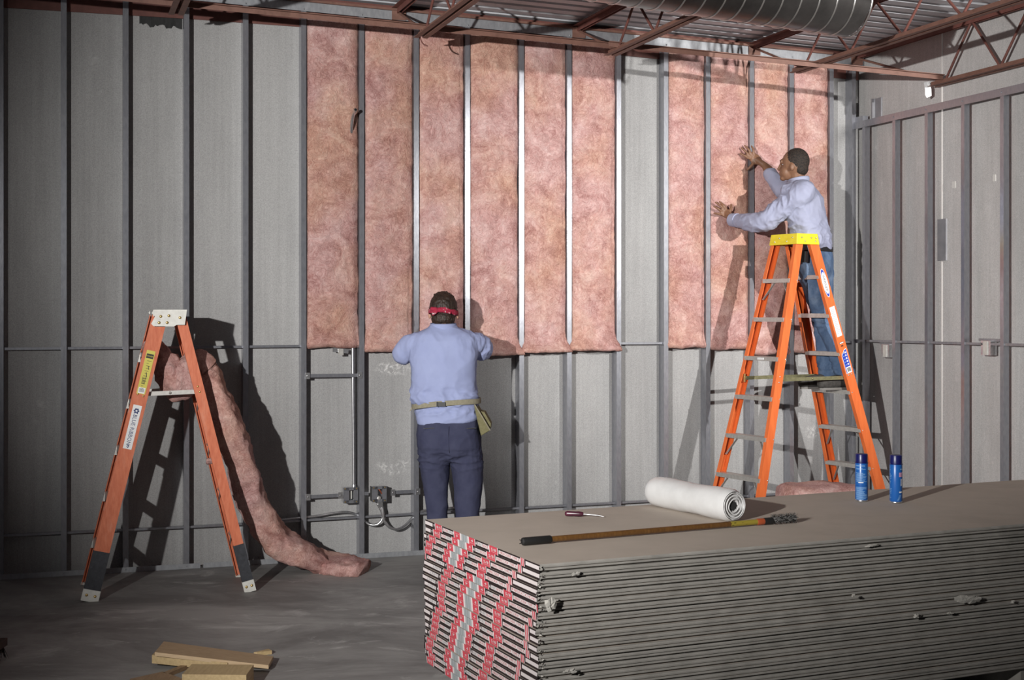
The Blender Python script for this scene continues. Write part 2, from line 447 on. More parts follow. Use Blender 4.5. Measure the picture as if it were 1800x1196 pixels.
class MB:
    def __init__(self):
        self.v, self.f, self.m = [], [], []

    def add(self, vs, fs, mi=0):
        k = len(self.v)
        self.v += [V(p) for p in vs]
        for q in fs:
            self.f.append(tuple(i + k for i in q))
            self.m.append(mi)
        return self

    def box(self, c, ax, ay, az, hx, hy, hz, mi=0):
        c, ax, ay, az = V(c), V(ax) * hx, V(ay) * hy, V(az) * hz
        p = [c + sx * ax + sy * ay + sz * az for sz in (-1, 1) for sy in (-1, 1) for sx in (-1, 1)]
        fs = [(0, 2, 3, 1), (4, 5, 7, 6), (0, 1, 5, 4), (2, 6, 7, 3), (0, 4, 6, 2), (1, 3, 7, 5)]
        if ax.cross(ay).dot(az) < 0:
            fs = [q[::-1] for q in fs]
        return self.add(p, fs, mi)

    def aabb(self, x0, x1, y0, y1, z0, z1, mi=0):
        return self.box(((x0 + x1) / 2, (y0 + y1) / 2, (z0 + z1) / 2), (1, 0, 0), (0, 1, 0), (0, 0, 1),
                        (x1 - x0) / 2, (y1 - y0) / 2, (z1 - z0) / 2, mi)

    def bar(self, p, q, up, w, h, mi=0):
        """rectangular bar from p to q; h along up, w across"""
        p, q, up = V(p), V(q), V(up)
        d = (q - p)
        L = d.length
        d = d / L
        s = d.cross(up).normalized()
        t = s.cross(d).normalized()
        return self.box((p + q) / 2, d, s, t, L / 2, w / 2, h / 2, mi)

    def prism(self, poly, vec, mi=0):
        n = len(poly)
        poly = [V(p) for p in poly]
        vec = V(vec)
        nn = V((0, 0, 0))
        for i in range(n):
            nn += poly[i].cross(poly[(i + 1) % n])
        a = list(range(n))
        b = [i + n for i in a]
        if nn.dot(vec) > 0:
            fs = [tuple(a[::-1]), tuple(b)] + [(i, (i + 1) % n, (i + 1) % n + n, i + n) for i in a]
        else:
            fs = [tuple(a), tuple(b[::-1])] + [((i + 1) % n, i, i + n, (i + 1) % n + n) for i in a]
        return self.add(poly + [p + vec for p in poly], fs, mi)

    def tube(self, pts, rad, n=10, mi=0, caps=True, up=None, ell=1.0, round_ends=False):
        pts = [V(p) for p in pts]
        m = len(pts)
        if not hasattr(rad, '__len__'):
            rad = [rad] * m
        rad = list(rad)
        T = []
        for i in range(m):
            d = (pts[min(i + 1, m - 1)] - pts[max(i - 1, 0)])
            T.append(d.normalized() if d.length > 1e-9 else ZZ)
        if up is not None:
            x = (V(up) - T[0] * V(up).dot(T[0])).normalized()
        else:
            x = perp(T[0])[0]
        if round_ends:
            np_, nr, nT = [], [], []
            a = rad[0]
            for s in (0.98, 0.8, 0.45):
                np_.append(pts[0] - T[0] * a * s); nr.append(a * math.sqrt(1 - s * s)); nT.append(T[0])
            np_ += pts; nr += rad; nT += T
            a = rad[-1]
            for s in (0.45, 0.8, 0.98):
                np_.append(pts[-1] + T[-1] * a * s); nr.append(a * math.sqrt(1 - s * s)); nT.append(T[-1])
            pts, rad, T, m = np_, nr, nT, len(np_)
        vs = []
        for i in range(m):
            x = (x - T[i] * x.dot(T[i])).normalized()
            y = T[i].cross(x)
            for k in range(n):
                a = 2 * PI * k / n
                vs.append(pts[i] + x * (rad[i] * math.cos(a)) + y * (rad[i] * ell * math.sin(a)))
        fs = [(i * n + k, i * n + (k + 1) % n, (i + 1) * n + (k + 1) % n, (i + 1) * n + k)
              for i in range(m - 1) for k in range(n)]
        if caps:
            fs.append(tuple(range(n))[::-1])
            fs.append(tuple((m - 1) * n + k for k in range(n)))
        return self.add(vs, fs, mi)

    def rings(self, rings, mi=0, caps=True):
        """loft closed rings of equal point count"""
        n = len(rings[0])
        m = len(rings)
        vs = [p for r in rings for p in r]
        fs = [(i * n + k, i * n + (k + 1) % n, (i + 1) * n + (k + 1) % n, (i + 1) * n + k)
              for i in range(m - 1) for k in range(n)]
        if caps:
            fs.append(tuple(range(n))[::-1])
            fs.append(tuple((m - 1) * n + k for k in range(n)))
        return self.add(vs, fs, mi)

    def lathe(self, prof, o, axis=(0, 0, 1), n=24, mi=0, mis=None):
        o, axis = V(o), V(axis).normalized()
        x, y = perp(axis)
        vs = []
        for r, t in prof:
            for k in range(n):
                a = 2 * PI * k / n
                vs.append(o + axis * t + (x * math.cos(a) + y * math.sin(a)) * r)
        m = len(prof)
        k0 = len(self.v)
        self.v += vs
        for i in range(m - 1):
            for k in range(n):
                self.f.append((k0 + i * n + k, k0 + i * n + (k + 1) % n, k0 + (i + 1) * n + (k + 1) % n, k0 + (i + 1) * n + k))
                self.m.append(mis[i] if mis else mi)
        self.f.append(tuple(k0 + k for k in range(n))[::-1]); self.m.append(mis[0] if mis else mi)
        self.f.append(tuple(k0 + (m - 1) * n + k for k in range(n))); self.m.append(mis[-1] if mis else mi)
        return self

    def ball(self, c, r, ax=None, nu=16, nv=10, mi=0):
        c = V(c)
        if not hasattr(r, '__len__'):
            r = (r, r, r)
        ax = ax or (V((1, 0, 0)), V((0, 1, 0)), V((0, 0, 1)))
        ax = [V(a).normalized() for a in ax]
        vs, fs = [], []
        for j in range(1, nv):
            th = PI * j / nv
            for i in range(nu):
                ph = 2 * PI * i / nu
                vs.append(c + ax[0] * (r[0] * math.sin(th) * math.cos(ph)) + ax[1] * (r[1] * math.sin(th) * math.sin(ph)) + ax[2] * (r[2] * math.cos(th)))
        for j in range(nv - 2):
            for i in range(nu):
                fs.append((j * nu + i, (j + 1) * nu + i, (j + 1) * nu + (i + 1) % nu, j * nu + (i + 1) % nu))
        t, b = len(vs), len(vs) + 1
        vs += [c + ax[2] * r[2], c - ax[2] * r[2]]
        for i in range(nu):
            fs.append((t, i, (i + 1) % nu))
            fs.append((b, (nv - 2) * nu + (i + 1) % nu, (nv - 2) * nu + i))
        return self.add(vs, fs, mi)

    def text(self, s, o, ax, ay, size, mi=0, width=None, align='CENTER'):
        """flat lettering: baseline frame o, ax to the right, ay up"""
        vs, fs, w = text_data(s)
        ax, ay, o = V(ax).normalized(), V(ay).normalized(), V(o)
        sx = (width / w) if width else size
        x0 = -w / 2 if align == 'CENTER' else 0
        self.add([o + ax * ((p[0] + x0) * sx) + ay * (p[1] * size) for p in vs], fs, mi)
        return self

    def build(self, name, mats, parent=None, smooth=None, label=None, cat=None, group=None, kind=None, origin=None):
        if isinstance(mats, str):
            mats = [mats]
        me = bpy.data.meshes.new(name)
        if parent is not None:
            b = BASE[parent.name]
        else:
            if origin is not None:
                b = V(origin)
            else:
                xs = [p.x for p in self.v]; ys = [p.y for p in self.v]; zs = [p.z for p in self.v]
                b = V(((min(xs) + max(xs)) / 2, (min(ys) + max(ys)) / 2, min(zs)))
        me.from_pydata([tuple(p - b) for p in self.v], [], self.f)
        for mname in mats:
            me.materials.append(MATS[mname])
        me.polygons.foreach_set('material_index', self.m)
        if smooth is not None:
            me.polygons.foreach_set('use_smooth', [True] * len(self.f))
            if smooth < 179:
                me.set_sharp_from_angle(angle=math.radians(smooth))
        me.update()
        return link(name, me, b, parent, label, cat, group, kind)


def link(name, me, b, parent=None, label=None, cat=None, group=None, kind=None):
    o = bpy.data.objects.new(name, me)
    COL.objects.link(o)
    if parent is not None:
        o.parent = parent
        BASE[o.name] = BASE[parent.name]
    else:
        o.location = b
        BASE[o.name] = V(b)
    if label:
        o['label'] = label
    if cat:
        o['category'] = cat
    if group:
        o['group'] = group
    if kind:
        o['kind'] = kind
    return o


def thing(name, loc, label=None, cat=None, group=None, kind=None):
    return link(name, None, V(loc), None, label, cat, group, kind)


_TX = {}


def text_data(s):
    if s not in _TX:
        cu = bpy.data.curves.new('txt', 'FONT')
        cu.body = s
        cu.resolution_u = 2
        ob = bpy.data.objects.new('txt', cu)
        COL.objects.link(ob)
        dg = bpy.context.evaluated_depsgraph_get()
        me = bpy.data.meshes.new_from_object(ob.evaluated_get(dg))
        vs = [tuple(v.co) for v in me.vertices]
        fs = [tuple(p.vertices) for p in me.polygons]
        bpy.data.objects.remove(ob, do_unlink=True)
        bpy.data.curves.remove(cu)
        bpy.data.meshes.remove(me)
        x0 = min(p[0] for p in vs)
        vs = [(p[0] - x0, p[1]) for p in vs]
        _TX[s] = (vs, fs, max(p[0] for p in vs))
    return _TX[s]


def blob(mb, name, mats, parent, voxel=0.012, smooth=6, disp=None, fac=0.5, label=None):
    """one continuous surface grown from overlapping closed volumes"""
    me = bpy.data.meshes.new(name + '_src')
    b = BASE[parent.name]
    me.from_pydata([tuple(p - b) for p in mb.v], [], mb.f)
    ob = bpy.data.objects.new(name + '_src', me)
    COL.objects.link(ob)
    r = ob.modifiers.new('r', 'REMESH')
    r.mode = 'VOXEL'
    r.voxel_size = voxel
    s = ob.modifiers.new('s', 'SMOOTH')
    s.factor = fac
    s.iterations = smooth
    dg = bpy.context.evaluated_depsgraph_get()
    out = bpy.data.meshes.new_from_object(ob.evaluated_get(dg))
    bpy.data.objects.remove(ob, do_unlink=True)
    bpy.data.meshes.remove(me)
    out.name = name
    if disp:
        ns = [v.normal.copy() for v in out.vertices]
        for v, n in zip(out.vertices, ns):
            v.co += disp(v.co + b, n)
    out.materials.clear()
    for mname in ([mats] if isinstance(mats, str) else mats):
        out.materials.append(MATS[mname])
    out.polygons.foreach_set('use_smooth', [True] * len(out.polygons))
    out.update()
    return link(name, out, b, parent, label)


def fbm(p, s, o=3):
    return noise.fractal(V(p) * s, 0.9, 2.0, o)


def smoothpath(pts, n):
    """Catmull-Rom through pts"""
    pts = [V(p) for p in pts]
    P = [pts[0] * 2 - pts[1]] + pts + [pts[-1] * 2 - pts[-2]]
    out = []
    for i in range(1, len(P) - 2):
        a, b, c, d = P[i - 1], P[i], P[i + 1], P[i + 2]
        for k in range(n):
            t = k / n
            out.append(0.5 * ((2 * b) + (c - a) * t + (2 * a - 5 * b + 4 * c - d) * t * t + (3 * b - a - 3 * c + d) * t ** 3))
    out.append(pts[-1])
    return out


ORD = ['leftmost', 'second', 'third', 'fourth', 'fifth', 'sixth', 'seventh', 'eighth', 'ninth', 'tenth', 'eleventh',
       'twelfth', 'thirteenth', 'fourteenth', 'fifteenth', 'sixteenth', 'seventeenth', 'eighteenth']

# ------------------------------------------------------------------ structure
fl = MB().aabb(-9, 10, -4, 14, -0.15, 0.0).build('floor', 'concrete_floor', label='grey concrete slab floor with pale scuffs', kind='structure', origin=(0, 0, 0))


def slab(p, du, dn, h):
    return MB().prism([p, p + du, p + du + dn, p + dn], V((0, 0, h)))


slab(W(-4, 0, 0), WU * (UC + 4.3), -WN * 0.3, 4.2).build('wall_back', 'concrete_wall', label='grey raked concrete wall behind the steel studs', kind='structure')
slab(R(0, 0, 0), WN * 12, WU * 0.3, 4.2).build('wall_right', 'concrete_wall_side', label='grey concrete side wall right of the ladder', kind='structure')

# corrugated roof deck, panel by panel
ceil = thing('ceiling', W(2, 4, 3.87), label='corrugated grey steel roof deck above the joists', kind='structure')
PW = 0.912
for i in range(12):
    mb = MB()
    o0 = i * PW
    prof = []
    for k in range(6):
        q = o0 + k * PW / 6
        prof += [(q, 0.0), (q + 0.092, 0.0), (q + 0.107, 0.038), (q + 0.137, 0.038)]
    prof.append((o0 + PW, 0.0))
    us = (-4.0, UC)
    vs = []
    for uu in us:
        for (off, dz) in prof:
            vs.append(W(uu, off, 3.86 + roof(uu) + dz))
    for uu in us:
        for (off, dz) in prof:
            vs.append(W(uu, off, 3.864 + roof(uu) + dz))
    n = len(prof)
    fs = [(k + 1, k, n + k, n + k + 1) for k in range(n - 1)]
    fs += [(2 * n + k, 2 * n + k + 1, 3 * n + k + 1, 3 * n + k) for k in range(n - 1)]
    mb.add(vs, fs)
    mb.build('deck_panel', 'deck_steel', ceil)

# ------------------------------------------------------------------ studs, tracks and bridging
STX = [1, 112, 221, 328, 432, 534, 636, 732, 822, 917, 1001, 1088, 1163, 1245, 1322, 1392, 1462, 1501]
SU = [wall_u(x, 0.094) for x in STX]
SU[12] = 4.69
stud_note = ['at the very left edge', 'left of the worn ladder', 'behind the worn ladder foot', 'rising above the worn ladder top',
             'right of the worn ladder', 'left of the first pink batt', 'right of the first pink batt', 'left of the bandana man',
             'right of the bandana man', 'between fourth and fifth pink batts', 'between fifth and sixth pink batts',
             'left of the bare bay', 'right of the bare bay', 'left of the reaching hands', 'under the raised hand',
             'behind the head of the man on the ladder', 'right of the last pink batt', 'in the room corner']


def cstud(p, along, out, h, w=0.036, dep=0.094, t=0.0022):
    """C stud: p back web corner, along = side the flange runs to, out = towards the room"""
    along, out = V(along), V(out)
    o = p
    poly = [(0, 0), (w, 0), (w, .009), (w - t, .009), (w - t, t), (t, t), (t, dep - t), (w - t, dep - t), (w - t, dep - .009), (w, dep - .009), (w, dep), (0, dep)]
    mb = MB()
    mb.prism([o + along * a + out * b for a, b in poly], V((0, 0, h)))
    return mb


for i, u in enumerate(SU):
    top = 3.79 + roof(max(u, 1.2)) - 0.02
    mb = cstud(W(u - 0.018, 0.0, 0.004), WU, WN, top)
    mb.build('wall_stud', 'galvanised', label='galvanised steel stud %s' % stud_note[i], cat='stud', group='steel studs on the back wall')

for a, b, lab in ((-3.0, SU[3] + 0.09, 'grey steel floor track under the left studs'), (SU[3] + 0.11, UC - 0.005, 'grey steel floor track under the middle and right studs')):
    mb = MB()
    mb.bar(W(a, .049, .0025), W(b, .049, .0025), ZZ, .102, .003)
    mb.bar(W(a, .0985, .018), W(b, .0985, .018), ZZ, .0022, .034)
    for u in SU:
        if a < u < b:
            mb.ball(W(u, .1, .02), .004, nu=8, nv=6)
    mb.build('floor_track', 'galvanised_dull', label=lab, cat='track', group='floor tracks')

mb = MB()
ua, ub = -3.0, UC - 0.01
mb.bar(W(ua, .049, 3.845 + roof(ua) - 0.04), W(ub, .049, 3.845 + roof(ub) - 0.04), ZZ, .102, .003)
mb.bar(W(ua, .0985, 3.775 + roof(ua)), W(ub, .0985, 3.775 + roof(ub)), ZZ, .0025, .062)
for u in SU:
    mb.ball(W(u, .1, 3.757 + roof(u)), .006, nu=8, nv=6)
mb.build('top_track', 'galvanised_dull', label='grey steel track along the top of the back studs', cat='track')

# red ledger plate behind the stud tops
mb = MB()
low = [(-3, 3.707), (0, 3.707), (1.2, 3.713), (1.95, 3.709), (4.4, 3.655), (UC - .002, 3.577)]
for (a, ha), (b, hb) in zip(low[:-1], low[1:]):
    mb.prism([W(a, .0, ha), W(b, .0, hb), W(b, .0, hb + .2), W(a, .0, ha + .2)], WN * .012)
mb.build('ledger_plate', 'primer_red', label='dark red steel plate along the wall top behind the studs', cat='beam')
mb = MB()
mb.bar(W(-3, .03, 3.838 + roof(-3)), W(UC - .01, .03, 3.838 + roof(UC)), ZZ, .05, .03)
mb.build('deck_angle', 'primer_red', label='red steel angle where the roof deck meets the wall', cat='angle')
mb = MB()
mb.bar(W(-3, .11, 3.815 + roof(-3)), W(UC - .3, .11, 3.815 + roof(UC - .3)), ZZ, .02, .016)
mb.build('runner_angle', 'primer_brown', label='thin brown steel runner above the top track', cat='angle')

# bridging channels through the stud knock-outs
for h, r, lab in ((1.488, .008, 'grey bridging channel at chest height along the back wall'), (.288, .007, 'grey bridging channel at shin height along the back wall')):
    mb = MB()
    hh = [(-3, h), (1.3, h - (.012 if h < 1 else 0)), (3, h + .004), (UC - .03, h + (.02 if h < 1 else -.003))]
    for (a, ha), (b, hb) in zip(hh[:-1], hh[1:]):
        mb.bar(W(a, .05, ha), W(b, .05, hb), ZZ, .036, 2 * r)
    mb.build('bridging_channel', 'galvanised', label=lab, cat='channel', group='bridging channels')

# right wall framing
RV = [r_v(x, .092) for x in (1518, 1571, 1628, 1692, 1761)]
RV += [RV[-1] + .41 * k for k in range(1, 4)]
rl = ['nearest the room corner', 'second from the room corner', 'third from the room corner', 'fourth from the room corner', 'fifth from the room corner, nearest the right frame edge', 'sixth from the room corner', 'seventh from the room corner', 'eighth from the room corner']
for i, v in enumerate(RV):
    lab = rl[i]
    cstud(R(v + .018, 0.048, 0.004), -WN, -WU, 3.19, dep=.044).build('wall_stud', 'galvanised', label='side wall steel stud, %s' % lab, cat='stud', group='steel studs on the side wall')
mb = MB()
mb.bar(R(.06, .070, 3.222), R(6, .070, 3.222), ZZ, .054, .003)
mb.bar(R(.06, .0945, 3.196), R(6, .0945, 3.196), ZZ, .0025, .052)
for v in RV:
    mb.ball(R(v, .096, 3.196), .006, nu=8, nv=6)
mb.bar(R(.03, .06, 3.245), R(.2, .06, 3.245), ZZ, .05, .04)
mb.build('top_track', 'galvanised', label='steel track capping the lower studs of the side wall', cat='track')
mb = MB()
mb.bar(R(.02, .070, .0025), R(6, .070, .0025), ZZ, .054, .003)
mb.bar(R(.02, .0945, .018), R(6, .0945, .018), ZZ, .0022, .034)
mb.build('floor_track', 'galvanised_dull', label='steel floor track under the side wall studs', cat='track', group='floor tracks')
mb = MB()
mb.bar(R(.05, .07, 1.497), R(6, .07, 1.535), ZZ, .03, .016)
mb.build('bridging_channel', 'galvanised_dull', label='grey bridging channel along the side wall', cat='channel', group='bridging channels')

# seam, plates and marks on the side wall
v = r_v(1656)
MB().tube([R(v, .0, 0.02), R(v, .0, 2.2), R(v, .0, 3.8)], .0065, 8).build('wall_seam', 'mortar_pale', label='pale vertical mortar seam on the side wall', cat='seam')
a = on_r(1645, 380); 
def rplate(x0, x1, y0, y1, th, mat, name, lab, cat, off=0.0):
    p, q = on_r(x0, y0, off), on_r(x1, y1, off)
    v0, v1 = (p - RC).dot(WN), (q - RC).dot(WN)
    z0, z1 = sorted((p.z, q.z))
    mb = MB()
    mb.prism([R(v0, off, z0), R(v1, off, z0), R(v1, off, z1), R(v0, off, z1)], -WU * th)
    return mb, (v0, v1, z0, z1)


mb, (v0, v1, z0, z1) = rplate(1650, 1665, 386, 458, .012, '', '', '', '')
mb.build('embed_plate', 'embed_steel', label='tall grey steel plate set in the side wall seam', cat='plate')
mb, _ = rplate(1536, 1551, 175, 206, .012, '', '', '', '')
mb.prism([R(_[0] + .02, .012, _[2]), R(_[0] + .035, .012, _[2]), R(_[0] + .035, .012, _[3]), R(_[0] + .02, .012, _[3])], -WU * .025)
mb.build('weld_plate', 'embed_steel', label='small steel weld plate high on the side wall', cat='plate')
for x, y, w, h, lab in ((1677, 325, 6, 11, 'small white paint patch between third and fourth side studs'), (1748, 313, 5, 11, 'small white paint patch left of the fifth side stud')):
    mb, _ = rplate(x - w / 2, x + w / 2, y - h / 2, y + h / 2, .002, '', '', '', '')
    mb.build('paint_patch', 'white_chalk', label=lab, cat='patch', group='paint patches')
for x, y, lab in ((1738, 612, 'bright metal electrical box right of the fourth side stud'), (1561, 617, 'dark metal electrical box by the second side stud')):
    c = on_r(x, y, .06)
    r0 = thing('electrical_box', c - V((0, 0, .05)), lab, 'electrical box', 'electrical boxes on the side wall')
    mb = MB().box(c, WN, WU, ZZ, .05, .025, .05)
    mb.build('body', 'zinc_bright', r0)
    MB().box(c - WU * .028, WN, WU, ZZ, .022, .004, .046).build('cover', 'aluminium_white', r0)
    MB().bar(c + V((0, 0, .055)) - WN * .1, c + V((0, 0, .055)) + WN * .12, ZZ, .012, .018).build('bracket', 'galvanised_dull', r0)

# black tar smear on the back wall under the ledger, second open bay
mb = MB()
random.seed(4)
u0, u1 = wall_u(245), wall_u(320)
zt = 3.712
pts_t, pts_b = [], []
for k in range(25):
    u = u0 + (u1 - u0) * k / 24
    pts_t.append(W(u, 0.0, zt)); pts_b.append(W(u, 0.0, zt - .045 - random.random() * .03))
mb.prism(pts_b + pts_t[::-1], WN * .003)
mb.build('tar_smear', 'tar', label='ragged black tar smear at the wall top left of the orange ladders', cat='smear')

# ------------------------------------------------------------------ joists
JU = [(-0.4, 'far left, outside the picture'), (1.04, 'above the worn ladder'), (2.62, 'ending above the bandana man'), (3.98, 'ending above the bare bay'),
      (5.43, 'ending above the man on the ladder'), (6.62 - .42, '')]
JU[5] = (6.30, 'along the side wall')
JU = JU[:5] + [(6.29, 'nearest the side wall')]


def joist(u, note, e0=.7, hb=None):
    hb = hb or 3.505 + roof(u)
    ht = 3.83 + roof(u)
    t = thing('roof_joist', W(u, e0, hb), 'brown open-web steel roof joist %s' % note, 'joist', 'roof joists')
    for s in (-1, 1):                     # bottom chord: two angles back to back
        mb = MB()
        a, b = W(u + s * .012, e0, hb), W(u + s * .012, 10.5, hb)
        w = WU * s
        mb.prism([a, a + w * .036, a + w * .036 + ZZ * .004, a + w * .004 + ZZ * .004, a + w * .004 + ZZ * .036, a + ZZ * .036], b - a)
        mb.build('bottom_chord', 'primer_brown', t)
        mb = MB()
        a, b = W(u + s * .012, .035, ht), W(u + s * .012, 10.5, ht)
        mb.prism([a, a + w * .04, a + w * .04 - ZZ * .004, a + w * .004 - ZZ * .004, a + w * .004 - ZZ * .04, a - ZZ * .04], b - a)
        mb.build('top_chord', 'primer_red', t)
    MB().tube([W(u, e0 + .12, hb + .02), W(u, .1, ht - .03)], .009, 8).build('end_diagonal', 'primer_brown', t, smooth=60)
    MB().box(W(u, .06, ht - .05), WU, WN, ZZ, .05, .05, .035).build('bearing_seat', 'primer_brown', t)
    k = 0
    o = e0 + .14
    while o < 7.5:
        MB().tube([W(u, o, hb + .02), W(u, o + .3, ht - .02)], .009, 8).build('web_rod', 'primer_red', t, smooth=60)
        MB().tube([W(u, o + .3, ht - .02), W(u, o + .6, hb + .02)], .009, 8).build('web_rod', 'primer_red', t, smooth=60)
        o += .6
    return t


def jfix(x, y, off=.7):
    p = on_wall(x, y, off)
    return (p - WA).dot(WU), p.z


UJ, EJ = UC - .075, .7
while jfix(1640, 153, EJ)[0] > UJ:
    EJ += .01
for u, note in JU[:5]:
    joist(u, note)
joist(UJ, 'close to the side wall', EJ, jfix(1640, 153, EJ)[1])
hE = jfix(1640, 153, EJ)[1] + .045
for a, oa, ha, b, o, hb_, lab in ((-3, .82, 3.55 + roof(-3), 4.1, .82, 3.55 + roof(4.1), 'brown horizontal bridging bar joining the left joist ends'),
                                  (3.9, .86, 3.55 + roof(3.9), UJ - .02, EJ + .14, hE, 'brown horizontal bridging bar joining the right joist ends')):
    MB().bar(W(a, oa, ha), W(b, o, hb_), ZZ, .006, .032).bar(W(a, oa + .014, ha + .016), W(b, o + .014, hb_ + .016), ZZ, .03, .005).build(
        'bridging_bar', 'primer_brown', label=lab, cat='bar', group='joist bridging bars')
# tie and paper tag at chord ends
p = on_wall(738, 68, .68)
MB().tube(smoothpath([p + V((.0, 0, .01)), p + V((.012, -.0, -.02)), p + V((.03, -.01, -.042)), p + V((.055, -.01, -.052))], 4), .005, 6).build(
    'wire_hook', 'primer_red', label='short bent red wire hanging at a joist end above the bandana man', cat='wire')
p = on_wall(1631, 156, EJ - .03)
mb = MB().prism([p + V((-.02, 0, -.01)), p + V((.025, 0, .0)), p + V((.03, .01, -.05)), p + V((-.005, .01, -.065)), p + V((-.02, .0, -.045))], V((0, .012, 0)))
mb.prism([p + V((-.02, 0, -.01)), p + V((.025, 0, .0)), p + V((.02, .03, .06)), p + V((-.02, .03, .05))], V((0, .003, 0)))
mb.build('paper_tag', 'white_print', label='crumpled white tag hung on the joist end by the side wall', cat='tag')

# ------------------------------------------------------------------ spiral duct
DE = at_y(1490, 3, 8.28); DE.z = 3.624
D0 = at_y(1075, -60, 7.56); D0.z = 3.666
dd = (DE - D0).normalized()
D0 = DE - dd * 5.0
duct = thing('spiral_duct', (D0 + DE) / 2 - V((0, 0, .225)), 'dark round spiral duct with raised seams hung under the roof', 'duct')
x, y = perp(dd)
MB().lathe([(.2244, .0), (.2244, 5.0), (.216, 5.0)] , D0, dd, 40).build('duct_body', 'duct_steel', duct, smooth=40)
k = .06
while k < 5.0:
    pts = []
    for a in range(37):
        th = 2 * PI * a / 36
        pts.append(D0 + dd * (k + .06 * a / 36) + (x * math.cos(th) + y * math.sin(th)) * .2256)
    MB().tube(pts, .005, 6).build('seam_ring', 'duct_seam', duct, smooth=60)
    k += .126
for q in (1.2, 3.1, 4.4):
    c = D0 + dd * q
    MB().tube([c + dd.cross(ZZ) * .228 - ZZ * .0, c + dd.cross(ZZ) * .228 + V((0, 0, .2))], .004, 6).build('hanger', 'galvanised', duct)

# ------------------------------------------------------------------ pink insulation in the stud bays
def batt(u0, u1, z0, z1, seed, label, flare=0.02, gap=0.019, bulge=0.03):
    random.seed(seed)
    uL, uR = u0 + gap, u1 - gap
    nx, nz = 34, int((z1 - z0) / 0.0125)
    sd = V((seed * 7.3, seed * 3.1, seed * 1.7))
    grid = []
    for j in range(nz + 1):
        z = z0 + (z1 - z0) * j / nz
        fb = max(0.0, 1 - (z - z0) / 0.16)
        fl_ = flare * fb * fb
        eL = uL - fl_ * 0.7 + 0.007 * noise.noise(V((z * 5, 0, 0)) + sd) + 0.004 * noise.noise(V((z * 22, 0, 4)) + sd)
        eR = uR + fl_ + 0.007 * noise.noise(V((z * 5, 9, 0)) + sd) + 0.004 * noise.noise(V((z * 22, 9, 4)) + sd)
        row = []
        for i in range(nx + 1):
            t = i / nx
            u = eL + (eR - eL) * t
            e = min(t, 1 - t) * (eR - eL)
            rise = 1 - math.exp(-e / 0.022)
            off = 0.062 + fl_ * 1.6 + rise * (0.028 + bulge * 0.35)
            # cushion along the length
            off += 0.010 * (1 - abs(2 * t - 1) ** 2)
            p = V((u, z, 0.0))
            off += 0.007 * fbm(p + sd, 4.0, 3) * rise + 0.0065 * fbm(p + sd + V((3, 1, 2)), 14.0, 3) * rise + 0.003 * noise.noise((p + sd) * 70) * rise
            # crease a couple of cm in from the right edge
            cr = math.exp(-(((eR - u) - 0.028 - 0.012 * noise.noise(V((z * 3, 5, 2)) + sd)) / 0.004) ** 2)
            off -= 0.014 * cr * min(1, max(0, .6 + noise.noise(V((z * 1.5, 2, 8)) + sd)))
            bt = (z - z0)
            if bt < 0.03:
                off -= 0.04 * (1 - bt / 0.03) ** 2
            if z1 - z < 0.03:
                off -= 0.04 * (1 - (z1 - z) / 0.03) ** 2
            zz = z + (0.010 * noise.noise(V((u * 9, 1, 1)) + sd) + 0.004 * noise.noise(V((u * 40, 1, 1)) + sd)) * (1 if j == 0 else max(0, 1 - bt / .08))
            row.append(W(u, max(off, .02), zz))
        grid.append(row)
    mb = MB()
    n1 = nx + 1
    vs = [p for r in grid for p in r]
    fs = [(j * n1 + i, j * n1 + i + 1, (j + 1) * n1 + i + 1, (j + 1) * n1 + i) for j in range(nz) for i in range(nx)]
    # back rim on the wall
    loop = [i for i in range(n1)] + [j * n1 + nx for j in range(1, nz + 1)] + [nz * n1 + i for i in range(nx - 1, -1, -1)] + [j * n1 for j in range(nz - 1, 0, -1)]
    k = len(vs)
    for q in loop:
        p = vs[q]
        d = (p - WA).dot(WN) - 0.004
        vs.append(p - WN * d)
    m = len(loop)
    fs += [(loop[(a + 1) % m], loop[a], k + a, k + (a + 1) % m) for a in range(m)]
    mb.add(vs, fs)
    return mb.build('insulation_batt', 'glass_wool', smooth=180, label=label, cat='insulation', group='pink insulation batts fitted between the studs')


def zc(x, y, off=.1):
    return on_wall(x, y, off).z


BT = [(5, 6, 612, 'leftmost fitted pink insulation batt, curling at its foot'),
      (6, 7, 618, 'second pink batt from the left, left of the bandana man'),
      (7, 8, 621, 'third pink batt, right behind the bandana man\'s head'),
      (8, 9, 626, 'fourth pink batt, carrying the shadow of the bandana man'),
      (9, 10, 620, 'fifth pink batt, flaring at its lower right corner'),
      (10, 11, 617, 'sixth pink batt, left of the bare concrete bay'),
      (12, 13, 612, 'pink batt just right of the bare concrete bay'),
      (13, 14, 615, 'pink batt under both hands of the man on the ladder'),
      (14, 15, 624, 'pink batt behind the yellow ladder top'),
      (15, 16, 620, 'last pink batt on the right, behind the man on the ladder')]
for k, (i, j, yb, lab) in enumerate(BT):
    um = (SU[i] + SU[j]) / 2
    xm = (STX[i] + STX[j]) / 2
    batt(SU[i], SU[j], zc(xm, yb), 3.735 + roof(um), k + 1, lab, flare=(0.045 if i in (8, 9, 10) else 0.02 if i != 5 else .01))


